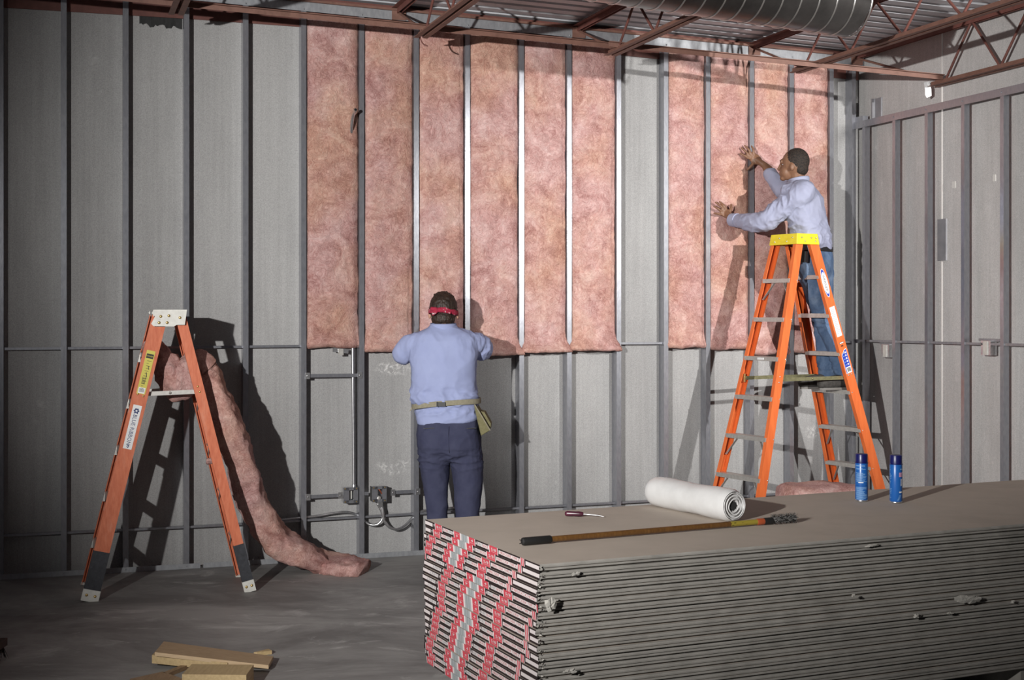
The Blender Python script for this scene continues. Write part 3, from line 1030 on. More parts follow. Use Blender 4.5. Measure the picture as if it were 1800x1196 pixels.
def sweep(path, widths, thick, up, seed, n=44, amp=0.012):
    """soft slab swept along a path; up[i] = direction of the slab's thin axis"""
    m = len(path)
    rings = []
    for i in range(m):
        d = (path[min(i + 1, m - 1)] - path[max(i - 1, 0)]).normalized()
        t = (up[i] - d * up[i].dot(d)).normalized()
        s = d.cross(t)
        ring = []
        for k in range(n):
            a = 2 * PI * k / n
            c, q = math.cos(a), math.sin(a)
            cx = math.copysign(abs(c) ** 0.55, c) * widths[i] / 2
            cy = math.copysign(abs(q) ** 0.55, q) * thick[i] / 2
            p = path[i] + s * cx + t * cy
            nn = (s * c + t * q).normalized()
            sdv = V((seed, seed * 2.2, seed * .7))
            ring.append(p + nn * (amp * fbm(p + sdv, 6, 3) + amp * .8 * fbm(p + sdv, 19, 3)))
        rings.append(ring)
    return MB().rings(rings)


# batt draped through the worn ladder and down to the floor
P = [at_y(262, 605, 8.62), at_y(285, 628, 8.60), at_y(303, 668, 8.60), at_y(322, 676, 8.60), at_y(338, 645, 8.62), at_y(357, 650, 8.66), at_y(381, 700, 8.70),
     at_y(404, 760, 8.74), at_y(424, 820, 8.80), at_y(444, 880, 8.86), at_y(478, 940, 8.94), at_y(520, 968, 8.99)]
e1 = on_h(570, 990, .05); e2 = on_h(612, 996, .045); e3 = on_h(640, 999, .04)
path = smoothpath(P + [e1, e2, e3], 14)
m = len(path)
ups, wd_, th = [], [], []
for i in range(m):
    t = i / (m - 1)
    a = min(1, max(0, (t - 0.45) / 0.4))
    ups.append((V((.88, .1, .45)) * (1 - a) + V((.12, -.12, 1.0)) * a).normalized())
    if t < .36:
        ups[-1] = V((0.1, 0.75, .6)).normalized() if t > .1 else V((.3, .5, .8)).normalized()
        wd_.append(.17); th.append(.17 if t > .08 else .10)
    else:
        b = min(1, (t - .36) / .12)
        wd_.append(.2 + .10 * b - .07 * max(0, (t - .9) / .1)); th.append(.16 + .03 * b - (.11 * min(1, max(0, (t - .72) / .25))))
sweep(path, wd_, th, ups, 5, amp=.016).build('insulation_batt', 'glass_wool', smooth=180,
    label='loose pink insulation batt draped over the worn ladder and trailing on the floor', cat='insulation')
# small tuft caught on the ladder rail
mb = MB()
c = at_y(372, 812, 8.62)
for k in range(7):
    random.seed(k)
    mb.ball(c + V((random.uniform(-.03, .03), random.uniform(-.02, .02), random.uniform(-.02, .02))), (random.uniform(.015, .03), .018, random.uniform(.008, .018)), nu=10, nv=7)
r0 = thing('insulation_tuft', c - V((0, 0, .03)), 'small pink wool tuft snagged on the worn ladder\'s rear rail', 'insulation')
blob(mb, 'tuft', 'glass_wool', r0, .006, 2, lambda p, n: n * (.006 * fbm(p, 60, 2)))

# bundle of batts behind the board stack
c = at_y(1452, 850, 8.75)
L = .27
mb = MB()
ax = V((.93, .36, 0)); ay = V((-.36, .93, 0))
b0 = thing('insulation_bundle', V((c.x, c.y, 0)), 'pink insulation bundle standing behind the board stack by the tall ladder', 'insulation')
for k in range(4):
    mb = MB()
    h = c.z / 4
    cc = V((c.x, c.y, h * (k + .5)))
    rings = []
    for i in range(25):
        t = -1 + 2 * i / 24
        sc = (1 - abs(t) ** 6) ** .25 if abs(t) < 1 else .05
        ring = []
        for q in range(20):
            a = 2 * PI * q / 20
            y_ = math.copysign(abs(math.cos(a)) ** .5, math.cos(a)) * .2 * sc
            z_ = math.copysign(abs(math.sin(a)) ** .5, math.sin(a)) * h * .53 * max(.25, sc)
            p = cc + ax * (t * (L + .01 * k)) + ay * y_ + V((0, 0, z_))
            if k == 3:
                p.z -= .03 * max(0, t) + .0
            ring.append(p + V((1, 1, 1)) * 0 + (ax * t * .3 + ZZ * math.sin(a)).normalized() * .012 * fbm(p, 9, 3))
        rings.append(ring)
    mb.rings(rings)
    mb.build('folded_layer', 'glass_wool', b0, smooth=180)


# ------------------------------------------------------------------ step ladders
class Ladder:
    def __init__(self, name, base, phi, e0, e1, w0, w1, htop, label, pitch):
        self.b = V(base)
        self.ex = V((math.cos(phi), math.sin(phi), 0)); self.ey = V((-math.sin(phi), math.cos(phi), 0))
        self.e0, self.e1, self.w0, self.w1, self.ht = e0, e1, w0, w1, htop
        self.t = thing(name, base, label, 'ladder', 'orange step ladders')
        self.pitch = pitch
        self.asym = 0.0

    def pt(self, sx, sy, h):
        """centre line of a rail: sx -1 left / 1 right, sy -1 near / 1 far"""
        k = h / self.ht
        e0 = self.e0 if sx < 0 else self.e0 + self.asym
        e = e0 + (self.e1 - e0) * k
        w = self.w0 + (self.w1 - self.w0) * k
        return self.b + self.ex * (sx * e) + self.ey * (sy * w) + ZZ * h

    def frame(self, sx, sy):
        p, q = self.pt(sx, sy, 0), self.pt(sx, sy, self.ht)
        d = (q - p).normalized()
        o = self.ey * sy
        a = d.cross(o).normalized()          # width axis
        if a.dot(self.ex) < 0:
            a = -a
        o = (o - d * o.dot(d)).normalized()
        return p, d, a, o, (q - p).length

    def rail(self, sx, sy, width, depth, mat, h0=0.0, name='rail', t=.005, grow=0.0):
        p, d, a, o, L = self.frame(sx, sy)
        w = width / 2 + grow
        s0 = h0 / d.z
        q = p + d * s0
        mb = MB()
        poly = [(-w, 0), (w, 0), (w, -depth), (w - t, -depth), (w - t, -t), (-w + t, -t), (-w + t, -depth), (-w, -depth)]
        poly = [(x, y + grow) for x, y in poly]
        mb.prism([q + a * x + o * y for x, y in poly], d * (L - s0))
        return mb.build(name, mat, self.t)

    def sticker(self, parent, sx, sy, h, w, length, mat, name, lift=.0012, extra=None, mats=None, label=None):
        """flat label on a rail's outer face centred at height h"""
        p, d, a, o, L = self.frame(sx, sy)
        c = p + d * (h / d.z) + o * lift
        mb = MB()
        mb.box(c, a, d, o, w / 2, length / 2, .0008, 0)
        if extra:
            extra(mb, c + o * .0012, a, d, o)
        return mb.build(name, mats or [mat], parent, label=label)

    def rivets(self, sx, sy, pts, mat='brass', r=.006, lift=.0):
        p, d, a, o, L = self.frame(sx, sy)
        for h, x in pts:
            MB().ball(p + d * (h / d.z) + a * x + o * lift, (r, r, r * .6), (a, d, o), 8, 6).build('rivet', mat, self.t, smooth=180)


# worn ladder on the left
f = [on_h(156, 1060), on_h(447, 1042), on_h(143, 1028), on_h(430, 1011)]
cen = (f[0] + f[1] + f[2] + f[3]) / 4
ph = math.atan2((f[1] - f[0]).y, (f[1] - f[0]).x)
LW = Ladder('step_ladder', cen, ph, .475, .062, .262, .165, 1.70,
            'worn orange step ladder with white metal cap, pink batt hanging through it', .292)
wL, wR = .092, .062
for sy in (-1, 1):
    r_ = LW.rail(-1, sy, wL, .032, 'orange_worn')
    if sy == -1:
        railL = r_
    r2 = LW.rail(1, sy, wR, .028, 'orange_worn')
    if sy == -1:
        # black sleeves and shoe plates on the near feet
        for sx, w, dep in ((-1, wL, .034), (1, wR, .03)):
            p, d, a, o, L = LW.frame(sx, sy)
            mb = MB()
            w2 = w / 2 + .003
            mb.prism([p + d * .05 + a * x + o * y for x, y in ((-w2, .003), (w2, .003), (w2, -dep), (-w2, -dep))], d * .25)
            mb.build('boot_sleeve', 'black_sleeve', LW.t)
            MB().box(p + d * .035 + a * 0 - o * .012, a, d, o, w2 + .002, .035, .018).build('shoe_plate', 'aluminium_white', LW.t)
            LW.rivets(sx, sy, [(.035, -w * .27), (.035, w * .27)], 'brass', .009, .007)
    else:
        for sx, w in ((-1, wL), (1, wR)):
            p, d, a, o, L = LW.frame(sx, sy)
            MB().box(p + d * .008 - o * .012, a, d, o, w / 2 + .004, .008, .02).build('shoe_plate', 'aluminium_white', LW.t)
LW.rivets(-1, -1, [(1.225, -.018), (1.22, .018)], 'brass', .007, .001)
LW.rivets(1, -1, [(1.27, -.004), (1.235, .0)], 'brass', .007, .001)
for k in range(1, 6):
    h = k * .292
    a_, b_ = LW.pt(-1, -1, h) + LW.ey * .008, LW.pt(-1, 1, h) - LW.ey * .008
    mb = MB()
    mb.bar(a_ + ZZ * .01, b_ + ZZ * .01, ZZ, .088, .004)
    mb.bar(a_ - LW.ex * .042, b_ - LW.ex * .042, ZZ, .004, .026)
    mb.bar(a_ + LW.ex * .042, b_ + LW.ex * .042, ZZ, .004, .026)
    for sy in (-1, 1):
        q = LW.pt(-1, sy, h)
        mb.prism([q - LW.ex * .044 + ZZ * .012 - LW.ey * sy * .004, q - LW.ex * .044 - ZZ * .05 - LW.ey * sy * .004, q - LW.ex * .06 - ZZ * .05 - LW.ey * sy * .004], -LW.ey * sy * .035)
    mb.build('step', 'aluminium', LW.t)
    a_, b_ = LW.pt(1, -1, h) + LW.ey * .008, LW.pt(1, 1, h) - LW.ey * .008
    mb = MB()
    mb.bar(a_, b_, LW.ex, .012, .028)
    for sy in (-1, 1):
        q = LW.pt(1, sy, h)
        s = -LW.ey * sy
        mb.prism([q + s * .006 + ZZ * .0, q + s * .05 + ZZ * .0, q + s * .006 - ZZ * .08], LW.ex * -.004)
    mb.build('rear_bar', 'aluminium', LW.t)
for sy in (-1, 1):
    a_, b_ = LW.pt(-1, sy, 1.225) - LW.ey * sy * .045, LW.pt(1, sy, 1.235) - LW.ey * sy * .045
    mb = MB()
    mb.bar(a_, b_, ZZ, .006, .026)
    mb.ball((a_ + b_) / 2 - LW.ey * .006, .009, nu=8, nv=6)
    mb.build('spreader_bar', 'aluminium', LW.t)
# cap
cc = LW.b + ZZ * 1.70
capT = MB()
ex, ey = LW.ex, LW.ey
capT.box(cc + ZZ * .038, ex, ey, ZZ, .098, .19, .003)
capT.box(cc + ZZ * .02 - ex * .1, ex, ey, ZZ, .003, .19, .02)
cap = capT.build('top_cap', 'aluminium_white', LW.t)
for sy in (-1, 1):
    q = cc + ey * sy * .191
    mb = MB()
    mb.prism([q + ex * x + ZZ * z for x, z in ((-.10, .04), (.098, .04), (.085, -.052), (.035, -.052), (.02, -.062), (-.10, -.06), (-.115, -.045), (-.092, .0), (-.112, .02))], ey * sy * .003)
    mb.build('cap_side_plate', 'aluminium_white', LW.t)
for x, z in ((-.058, .0), (-.01, .004), (-.068, -.038), (-.02, -.038), (.056, -.008)):
    MB().ball(cc - ey * .196 + ex * x + ZZ * z, (.009, .005, .009), (ex, ey, ZZ), 8, 6).build('cap_bolt', 'brass', LW.t, smooth=180)


def danger(mb, c, a, d, o):
    mb.box(c + d * .10, a, d, o, .021, .014, .0004, 1)
    mb.text('DANGER', c + d * .096 + o * .0006, a, d, .012, 0, width=.036)
    random.seed(2)
    for k in range(12):
        mb.box(c + d * (.07 - k * .0155) + a * random.uniform(-.004, .004) + o * .0002, a, d, o, random.uniform(.006, .014), .0012, .0003, 1)
    mb.bar(c + d * .04 + a * .004, c + d * .018 + a * .012, o, .004, .0006, 1)
    mb.bar(c - d * .0 + a * .001, c - d * .03 + a * .010, o, .004, .0006, 1)
    for x in (-.012, -.004, .004):
        mb.bar(c - d * .03 + a * x, c - d * .075 + a * (x + .004), o, .0022, .0006, 1)
    for y in (-.04, -.05, -.06, -.07):
        mb.bar(c + d * y - a * .013, c + d * y + a * .008, o, .0022, .0006, 1)
    mb.box(c - d * .113, a, d, o, .02, .018, .0004, 2)
    for y in (-.106, -.113, -.12):
        mb.box(c + d * y, a, d, o, .015, .0016, .0007, 1)


LW.sticker(railL, -1, -1, 1.36, .052, .27, 'yellow_print', 'warning_label', extra=danger, mats=['yellow_print', 'black_print', 'white_print'],
           label='yellow warning label with black pictogram')


def ribbon(mb, c, a, d, o):
    mb.text('BLUE RIBBON', c + d * .075 - a * .012, -d, a, .034, 1, width=.185, align='LEFT')
    # rosette at the top, emblem at the bottom
    for k in range(6):
        th = k * PI / 3
        mb.ball(c + d * .1 + a * (.011 * math.cos(th)) + d * (.011 * math.sin(th)), (.006, .006, .0008), (a, d, o), 8, 4, 1)
    mb.bar(c + d * .092 - a * .004, c + d * .083 - a * .011, o, .005, .0008, 1)
    mb.bar(c + d * .092 + a * .004, c + d * .083 + a * .011, o, .005, .0008, 1)
    mb.ball(c - d * .118, (.007, .009, .0008), (a, d, o), 10, 4, 1)
    mb.ball(c - d * .118 + o * .0004, (.0035, .005, .0008), (a, d, o), 10, 4, 0)


LW.sticker(railL, -1, -1, 1.03, .052, .27, 'white_print', 'brand_label', extra=ribbon, mats=['white_print', 'navy_print'],
           label='white label lettered in navy down the rail')

# tall ladder on the right, steps on both sides
cb = at_y(1396, 545, 9.95)
LT = Ladder('step_ladder', V((cb.x, cb.y, 0)), math.radians(30), .63, .065, .285, .135, 2.235,
            'tall orange two-sided step ladder with yellow cap, the man standing on it', .28)
HT = 2.29
LT.asym = .11
rails = {}
for sx in (-1, 1):
    for sy in (-1, 1):
        rails[(sx, sy)] = LT.rail(sx, sy, .078 if sx == 1 else .064, .032, 'orange_fibreglass')
        p, d, a, o, L = LT.frame(sx, sy)
        MB().box(p + d * .025 - o * .014, a, d, o, .045, .025, .02).build('foot', 'aluminium', LT.t)
for k in range(1, 8):
    h = HT - (8 - k) * .28
    for sx in (-1, 1):
        h = HT - (8 - k) * .28 - (.048 if sx < 0 else .02)
        a_, b_ = LT.pt(sx, -1, h) + LT.ey * .008, LT.pt(sx, 1, h) - LT.ey * .008
        mb = MB()
        mb.bar(a_ + ZZ * .0, b_ + ZZ * .0, ZZ, .078, .004)
        mb.bar(a_ + LT.ex * sx * .038 - ZZ * .012, b_ + LT.ex * sx * .038 - ZZ * .012, ZZ, .004, .03)
        mb.bar(a_ - LT.ex * sx * .038 - ZZ * .012, b_ - LT.ex * sx * .038 - ZZ * .012, ZZ, .004, .03)
        st = mb.build('step', 'aluminium', LT.t)
        for sy in (-1, 1):
            LT.rivets(sx, sy, [(h - .005, -.026 * sx)], 'zinc_bright', .0045, .001)
            if k in (1, 2, 3) or (k == 7 and sx == -1):
                q = LT.pt(sx, sy, h - .02)
                q2 = LT.pt(sx, sy, h - .15) - LT.ey * sy * .02
                MB().bar(q - LT.ey * sy * .11, q2, LT.ex, .004, .016).build('step_brace', 'aluminium', LT.t)
for sy in (-1, 1):
    hS = 1.245
    a_, b_ = LT.pt(-1, sy, hS) - LT.ey * sy * .04, LT.pt(1, sy, hS) - LT.ey * sy * .04
    mb = MB()
    mb.bar(a_, b_, ZZ, .006, .026)
    mb.ball((a_ + b_) / 2 - LT.ey * .006, .008, nu=8, nv=6)
    mb.build('spreader_bar', 'spreader_steel', LT.t)
    LT.rivets(1, sy, [(1.268, -.015), (1.268, .015)], 'zinc_bright', .006, .001)
    LT.rivets(-1, sy, [(1.268, 0), (1.228, -.0)], 'zinc_bright', .006, .001)
    MB().box(LT.pt(-1, sy, hS) - LT.ey * sy * .03 - LT.ex * .01, LT.ex, LT.ey, ZZ, .006, .008, .03).build('spreader_hinge', 'brass', LT.t)
# yellow cap: sloped skirt all round
c0 = LT.b
ex, ey = LT.ex, LT.ey
mb = MB()
hw, hd, sk = .108, .15, .078
top = [c0 + ex * (x * hw * .9) + ey * (y * hd * .94) + ZZ * HT for x, y in ((-1, -1), (1, -1), (1, 1), (-1, 1))]
bot = [c0 + ex * (x * hw) + ey * (y * hd) + ZZ * (HT - sk) for x, y in ((-1, -1), (1, -1), (1, 1), (-1, 1))]
inn = [c0 + ex * (x * (hw - .006)) + ey * (y * (hd - .006)) + ZZ * (HT - sk) for x, y in ((-1, -1), (1, -1), (1, 1), (-1, 1))]
int_ = [c0 + ex * (x * (hw * .9 - .006)) + ey * (y * (hd * .94 - .006)) + ZZ * (HT - .012) for x, y in ((-1, -1), (1, -1), (1, 1), (-1, 1))]
vs = top + bot + inn + int_
fs = [(0, 1, 2, 3)] + [(4 + i, 4 + (i + 1) % 4, (i + 1) % 4, i) for i in range(4)] + [(8 + i, 8 + (i + 1) % 4, 4 + (i + 1) % 4, 4 + i) for i in range(4)] + \
     [(12 + i, 12 + (i + 1) % 4, 8 + (i + 1) % 4, 8 + i) for i in range(4)] + [(15, 14, 13, 12)]
mb.add(vs, fs)
capo = mb.build('top_cap', 'yellow_cap', LT.t)
bv = capo.modifiers.new('b', 'BEVEL'); bv.width = .006; bv.segments = 2; bv.limit_method = 'ANGLE'
for x, z in ((-.06, -.03), (-.03, -.055), (.03, -.03), (.07, -.055), (.075, -.03)):
    MB().ball(c0 - ey * (hd * .975 + .003) + ex * x + ZZ * (HT + z), (.006, .004, .006), (ex, ey, ZZ), 8, 6).build('cap_rivet', 'zinc_bright', LT.t, smooth=180)
for y, z in ((-.1, -.03), (-.04, -.055), (.04, -.03), (.09, -.055)):
    MB().ball(c0 - ex * (hw * .955 + .003) + ey * y + ZZ * (HT + z), (.004, .006, .006), (ex, ey, ZZ), 8, 6).build('cap_rivet', 'zinc_bright', LT.t, smooth=180)


def oval(mb, c, a, d, o):
    def ell(rx, ry, lift, mi):
        pts = [c + a * (rx * math.cos(2 * PI * k / 28)) + d * (ry * math.sin(2 * PI * k / 28)) + o * lift for k in range(28)]
        mb.prism(pts, o * .0004, mi)
    ell(.0265, .108, .0002, 0)
    ell(.0225, .103, .0007, 1)
    # white lens in the middle, blue tips
    pts = [c + a * (.0225 * math.cos(2 * PI * k / 28)) + d * (.082 * math.sin(2 * PI * k / 28)) + o * .0012 for k in range(28)]
    mb.prism(pts, o * .0004, 0)
    mb.text('WERNER', c + d * .062 - a * .009 + o * .0018, -d, a, .026, 2, width=.124, align='LEFT')


rD = rails[(1, -1)]
p, d, a, o, L = LT.frame(1, -1)


def on_rail(h):
    return h


# oval emblem: no rectangular backing
q = p + d * (1.935 / d.z) + o * .0006
mb = MB(); oval(mb, q, a, d, o)
mb.build('brand_label', ['white_print', 'blue_print', 'black_print'], rD, label='white and blue oval emblem lettered in black')


def smallprint(mb, c, a, d, o):
    for k in range(15):
        mb.box(c + d * (.09 - k * .0128) - a * (.002 + .003 * (k % 3)), a, d, o, .018 - .003 * (k % 3), .0016, .0003, 1)


LT.sticker(rD, 1, -1, 1.655, .05, .225, 'white_print', 'instruction_label', extra=smallprint, mats=['white_print', 'grey_print'], label='white label of small print')


def badge(mb, c, a, d, o):
    for k in range(5):
        mb.box(c + d * (.045 - k * .022) + a * (.008), a, d, o, .006, .006, .0003, 0)
        mb.box(c + d * (.043 - k * .022) - a * (.012), a, d, o, .009, .002, .0003, 2)
    mb.box(c - d * .083, a, d, o, .021, .022, .0004, 0)
    for k in range(9):
        mb.box(c - d * .083 + a * (-.015 + k * .0038), a, d, o, .0006 + .0006 * (k % 3), .015, .0007, 3)


q = p + d * (1.385 / d.z) + o * .0006
mb = MB()
mb.prism([q + a * x + d * y for x, y in ((-.03, -.109), (.026, -.109), (.026, .072), (.005, .068), (-.03, .03))], o * .0004, 0)
mb.prism([q + a * x + d * y + o * .0004 for x, y in ((-.027, -.106), (.023, -.106), (.023, .067), (.006, .063), (-.027, .028))], o * .0004, 1)
badge(mb, q + o * .0012, a, d, o)
mb.build('rating_label', ['white_print', 'blue_print', 'can_print', 'black_print'], rD, label='blue label with white marks and bars')
q = p + d * (1.50 / d.z) + o * .0006
mb = MB()
mb.prism([q + a * (.024 * math.cos(2 * PI * k / 20)) + d * (.007 * math.sin(2 * PI * k / 20)) for k in range(20)], o * .0004, 1)
mb.prism([q + a * (.02 * math.cos(2 * PI * k / 20)) + d * (.0045 * math.sin(2 * PI * k / 20)) + o * .0005 for k in range(20)], o * .0004, 0)
mb.box(q - d * .022 - a * .002, a, d, o, .012, .006, .0005, 2)
mb.build('stamp_label', ['white_print', 'black_print', 'brown_print'], rD)
# pale size label on the third left step from below
h = HT - (8 - 5) * .28 - .048
c = (LT.pt(-1, -1, h) + LT.pt(-1, 1, h)) / 2 - LT.ex * .0405 - ZZ * .012
MB().box(c, LT.ey, LT.ex, ZZ, .035, .0006, .008).build('step_label', 'white_print', LT.t)

# ------------------------------------------------------------------ stack of drywall, bound in pairs
HS = H - 0.957
CN, CF = on_h(948, 993, HS), on_h(748, 913, HS)
E1 = (CN - CF); SWID = E1.length; E1.normalize()          # along the printed end, far to near
E2 = V((-E1.y, E1.x, 0))                                  # along the boards, away from the printed end
if E2.x < 0:
    E2 = -E2
SLEN = 3.75
NP = 21
PT = (HS - 0.128) / NP
TS = PT / 2
SHIFT = [0, -.025, -.055, -.085, -.10, .13, .105, .085, .06, .045, .04, .05, .0, -.015, -.03, -.045, -.06, -.08, -.09, -.075, -.10]
SIDE = [0, -.004, -.012, -.020, -.022, -.018, -.026, -.030, -.026, -.024, -.016, -.010, -.012, -.020, -.018, -.014, -.012, -.010, -.012, -.008, -.004]
zF, zN = CF.y, CN.y


def seg_t(s):
    return s * zF / (s * zF + (1 - s) * zN)


SEGS = [('red', -.17, -.11), ('blk', -.11, 0.09), ('red', .09, .15), ('blk', .15, .255), ('red', .255, .31), ('sil', .31, .385), ('red', .385, .44),
        ('blk', .44, .565), ('red', .565, .64), ('blkL', .64, .84), ('str', .84, .875), ('blk2', .875, 1.10), ('red', 1.10, 1.2)]
SEGS = [(k, seg_t(a) if 0 <= a <= 1 else a, seg_t(b) if 0 <= b <= 1 else b) for k, a, b in SEGS]


def tape(mb, o, wid, z0, z1, sh):
    """printed end tape: o = far bottom corner of the end face, runs along E1"""
    out = -E2
    hh = z1 - z0
    sl = .006                                  # slant of the coloured blocks

    def quad(a, b, y0, y1, lift, mi, slant=True):
        a, b = max(a, 0.0), min(b, wid)
        if b - a < .002:
            return
        s0 = sl * (y0 / hh) if slant else 0
        s1 = sl * (y1 / hh) if slant else 0
        pts = [o + E1 * min(max(a - s0, 0), wid) + ZZ * y0, o + E1 * min(max(b - s0, 0), wid) + ZZ * y0,
               o + E1 * min(max(b - s1, 0), wid) + ZZ * y1, o + E1 * min(max(a - s1, 0), wid) + ZZ * y1]
        mb.prism([p + out * lift for p in pts], out * .0003, mi)

    def txt(s, a, b, y, size, mi, flip):
        if a < .004 or b > wid - .004:
            return
        c = o + E1 * ((a + b) / 2) + ZZ * y + out * .0026
        # seen from the printed end, E1 runs to the right
        if flip:
            mb.text(s, c + ZZ * size * .7, -E1, -ZZ, size, mi, width=(b - a))
        else:
            mb.text(s, c, E1, ZZ, size, mi, width=(b - a))
    quad(0, wid, 0, hh, .0008, 1, False)
    for kind, ta, tb in SEGS:
        a, b = ta * SWID + sh * SWID, tb * SWID + sh * SWID
        flip = (ta + tb) / 2 < .4
        if kind == 'red':
            quad(a, b, 0, hh, .0013, 0)
            quad(a - .003, a + .003, 0, hh, .0017, 2)
            quad(b - .003, b + .003, 0, hh, .0017, 2)
            if .3 < ta < .47:
                txt('4', a + (b - a) * .35, b - (b - a) * .35, hh * .42, .016, 2, False)
                quad(a + .01, b - .01, hh * .22, hh * .30, .0017, 3)
            elif .2 < ta < .4:
                txt('4', a + (b - a) * .35, b - (b - a) * .35, hh * .25, .016, 2, True)
                quad(a + .01, b - .01, hh * .70, hh * .78, .0017, 3)
            else:
                txt('5/8', a + (b - a) * .2, b - (b - a) * .2, hh * .38, .016, 2, flip)
                quad(a + .016, b - .012, hh * .18, hh * .26, .0017, 3)
        elif kind == 'sil':
            quad(a, b, 0, hh, .0013, 2)
            quad(a + (b - a) * .14, b - (b - a) * .14, 0, hh, .0017, 4)
            quad(a + (b - a) * .34, a + (b - a) * .44, 0, hh, .0021, 5)
            quad(a + (b - a) * .58, a + (b - a) * .66, 0, hh, .0021, 5)
        elif kind == 'str':
            quad(a, b, 0, hh, .0013, 0)
            quad(a, a + .005, 0, hh, .0017, 2)
            quad(b - .006, b, 0, hh, .0017, 2)
            quad((a + b) / 2 - .003, (a + b) / 2 + .002, 0, hh, .0017, 2)
        else:
            y0, y1 = (.30, .80)
            m0, m1 = (.14, .05) if not flip else (.05, .14)
            if kind in ('blkL', 'blk2'):
                m0, m1 = .03, .03
            A, B = a + (b - a) * m0, b - (b - a) * m1
            quad(A, B, hh * y0, hh * y1, .0013, 2, False)
            if kind == 'blk':
                h2 = (A + B) / 2
                txt('SHEET' if not flip else 'ROCK', A + .003, h2 - .001, hh * .40, .015, 4 if not flip else 3, flip)
                txt('ROCK' if not flip else 'SHEET', h2 + .001, B - .003, hh * .40, .015, 3 if not flip else 4, flip)
                # small white triangle at the head of the word
                ca = (a + A) / 2 if not flip else (b + B) / 2
                if .01 < ca < wid - .01:
                    s = 1 if not flip else -1
                    cz = o + E1 * ca + ZZ * (hh * .56) + out * .0016
                    mb.prism([cz - E1 * .006 - ZZ * .006 * s, cz + E1 * .006 - ZZ * .006 * s, cz + ZZ * .007 * s], out * .0003, 2)
            elif kind == 'blkL':
                txt('FIRECODE', A + .012, A + (B - A) * .60, hh * .40, .015, 3, flip)
                txt('TYPE X', A + (B - A) * .65, B - .006, hh * .40, .015, 3, flip)
                for q in (.08, .62):
                    c = A + (B - A) * q
                    if 0.01 < c < wid - .01:
                        quad(c - .006, c + .006, 0, hh * .34, .0017, 1, False)
            else:
                txt('FIRECODE', A + .008, B - .008, hh * .40, .015, 3, flip)


stack_names = []
random.seed(11)
tapemats = ['tape_red', 'tape_black', 'tape_white', 'tape_pink', 'tape_silver', 'tape_silver_dark']
for i in range(NP):
    z1 = HS - i * PT
    z0 = z1 - PT
    side = SIDE[i]
    end = random.uniform(-.006, .006) if i else 0
    nf = random.uniform(-.004, .004) if i else 0
    o = V((CF.x, CF.y, 0)) + E1 * side + E2 * end + ZZ * z0
    wid = SWID + nf
    lab = ('topmost bundled pair of drywall sheets, carrying the tools' if i == 0 else
           'lowest bundled pair of drywall sheets, resting on the dunnage' if i == NP - 1 else
           '%s bundled pair of drywall sheets from the top of the stack' % ['', 'second', 'third', 'fourth', 'fifth', 'sixth', 'seventh', 'eighth', 'ninth', 'tenth', 'eleventh', 'twelfth',
            'thirteenth', 'fourteenth', 'fifteenth', 'sixteenth', 'seventeenth', 'eighteenth', 'nineteenth', 'twentieth'][i])
    t = thing('drywall_bundle', o + E1 * wid / 2 + E2 * SLEN / 2, lab, 'drywall', 'bundled drywall pairs in the stack')
    for s in (0, 1):
        zz0 = z0 + s * TS + .0006
        th = TS - .0016
        # rounded, slightly tapered long edges
        if s == 0:        # deep groove between bound pairs, hairline inside a pair
            prof = [(.016, 0), (wid - .016, 0), (wid - .005, th * .30), (wid, th * .50), (wid - .0005, th * .9), (wid - .004, th), (.004, th), (.001, th * .9), (0, th * .50), (.005, th * .30)]
        else:
            prof = [(.004, 0), (wid - .004, 0), (wid - .0005, th * .12), (wid, th * .55), (wid - .005, th * .86), (wid - (.006 if i == 0 else .013), th), (.006 if i == 0 else .013, th), (.005, th * .86), (0, th * .55), (.001, th * .12)]
        jit = random.uniform(-.0015, .0015)
        mb = MB()
        mb.prism([V((o.x, o.y, 0)) + E1 * (a + jit) + ZZ * (zz0 + b) for a, b in prof], E2 * SLEN)
        if len(mb.f) and True:
            for q in range(len(mb.f)):
                mb.m[q] = 1
            # top face carries the face paper
            mb.m[2 + 5] = 0
        mb.build('sheet', ['board_face', 'board_edge'], t)
    mb = MB()
    tape(mb, o + E1 * .0 + ZZ * .0012, wid, z0 + .0012, z1 - .0008, SHIFT[i] * .95)
    mb.build('end_tape', tapemats, t, label='red and black printed end tape')
    # frayed tape corner
    mb = MB()
    c = o + E1 * (wid + .002) + ZZ * (PT * .45)
    random.seed(100 + i)
    for k in range(4):
        a = V((random.uniform(-1, 1), random.uniform(-1, 1), random.uniform(-1, 1))).normalized()
        b = a.orthogonal().normalized()
        cc = c + E1 * random.uniform(0, .006) + E2 * random.uniform(-.006, .02) + ZZ * random.uniform(-.01, .012)
        mb.prism([cc, cc + a * random.uniform(.006, .016), cc + a * .006 + b * random.uniform(.004, .010)], a.cross(b) * .0008, k % 2)
    mb.build('torn_tape_corner', ['torn_paper', 'tape_black'], t)
    stack_names.append(t)


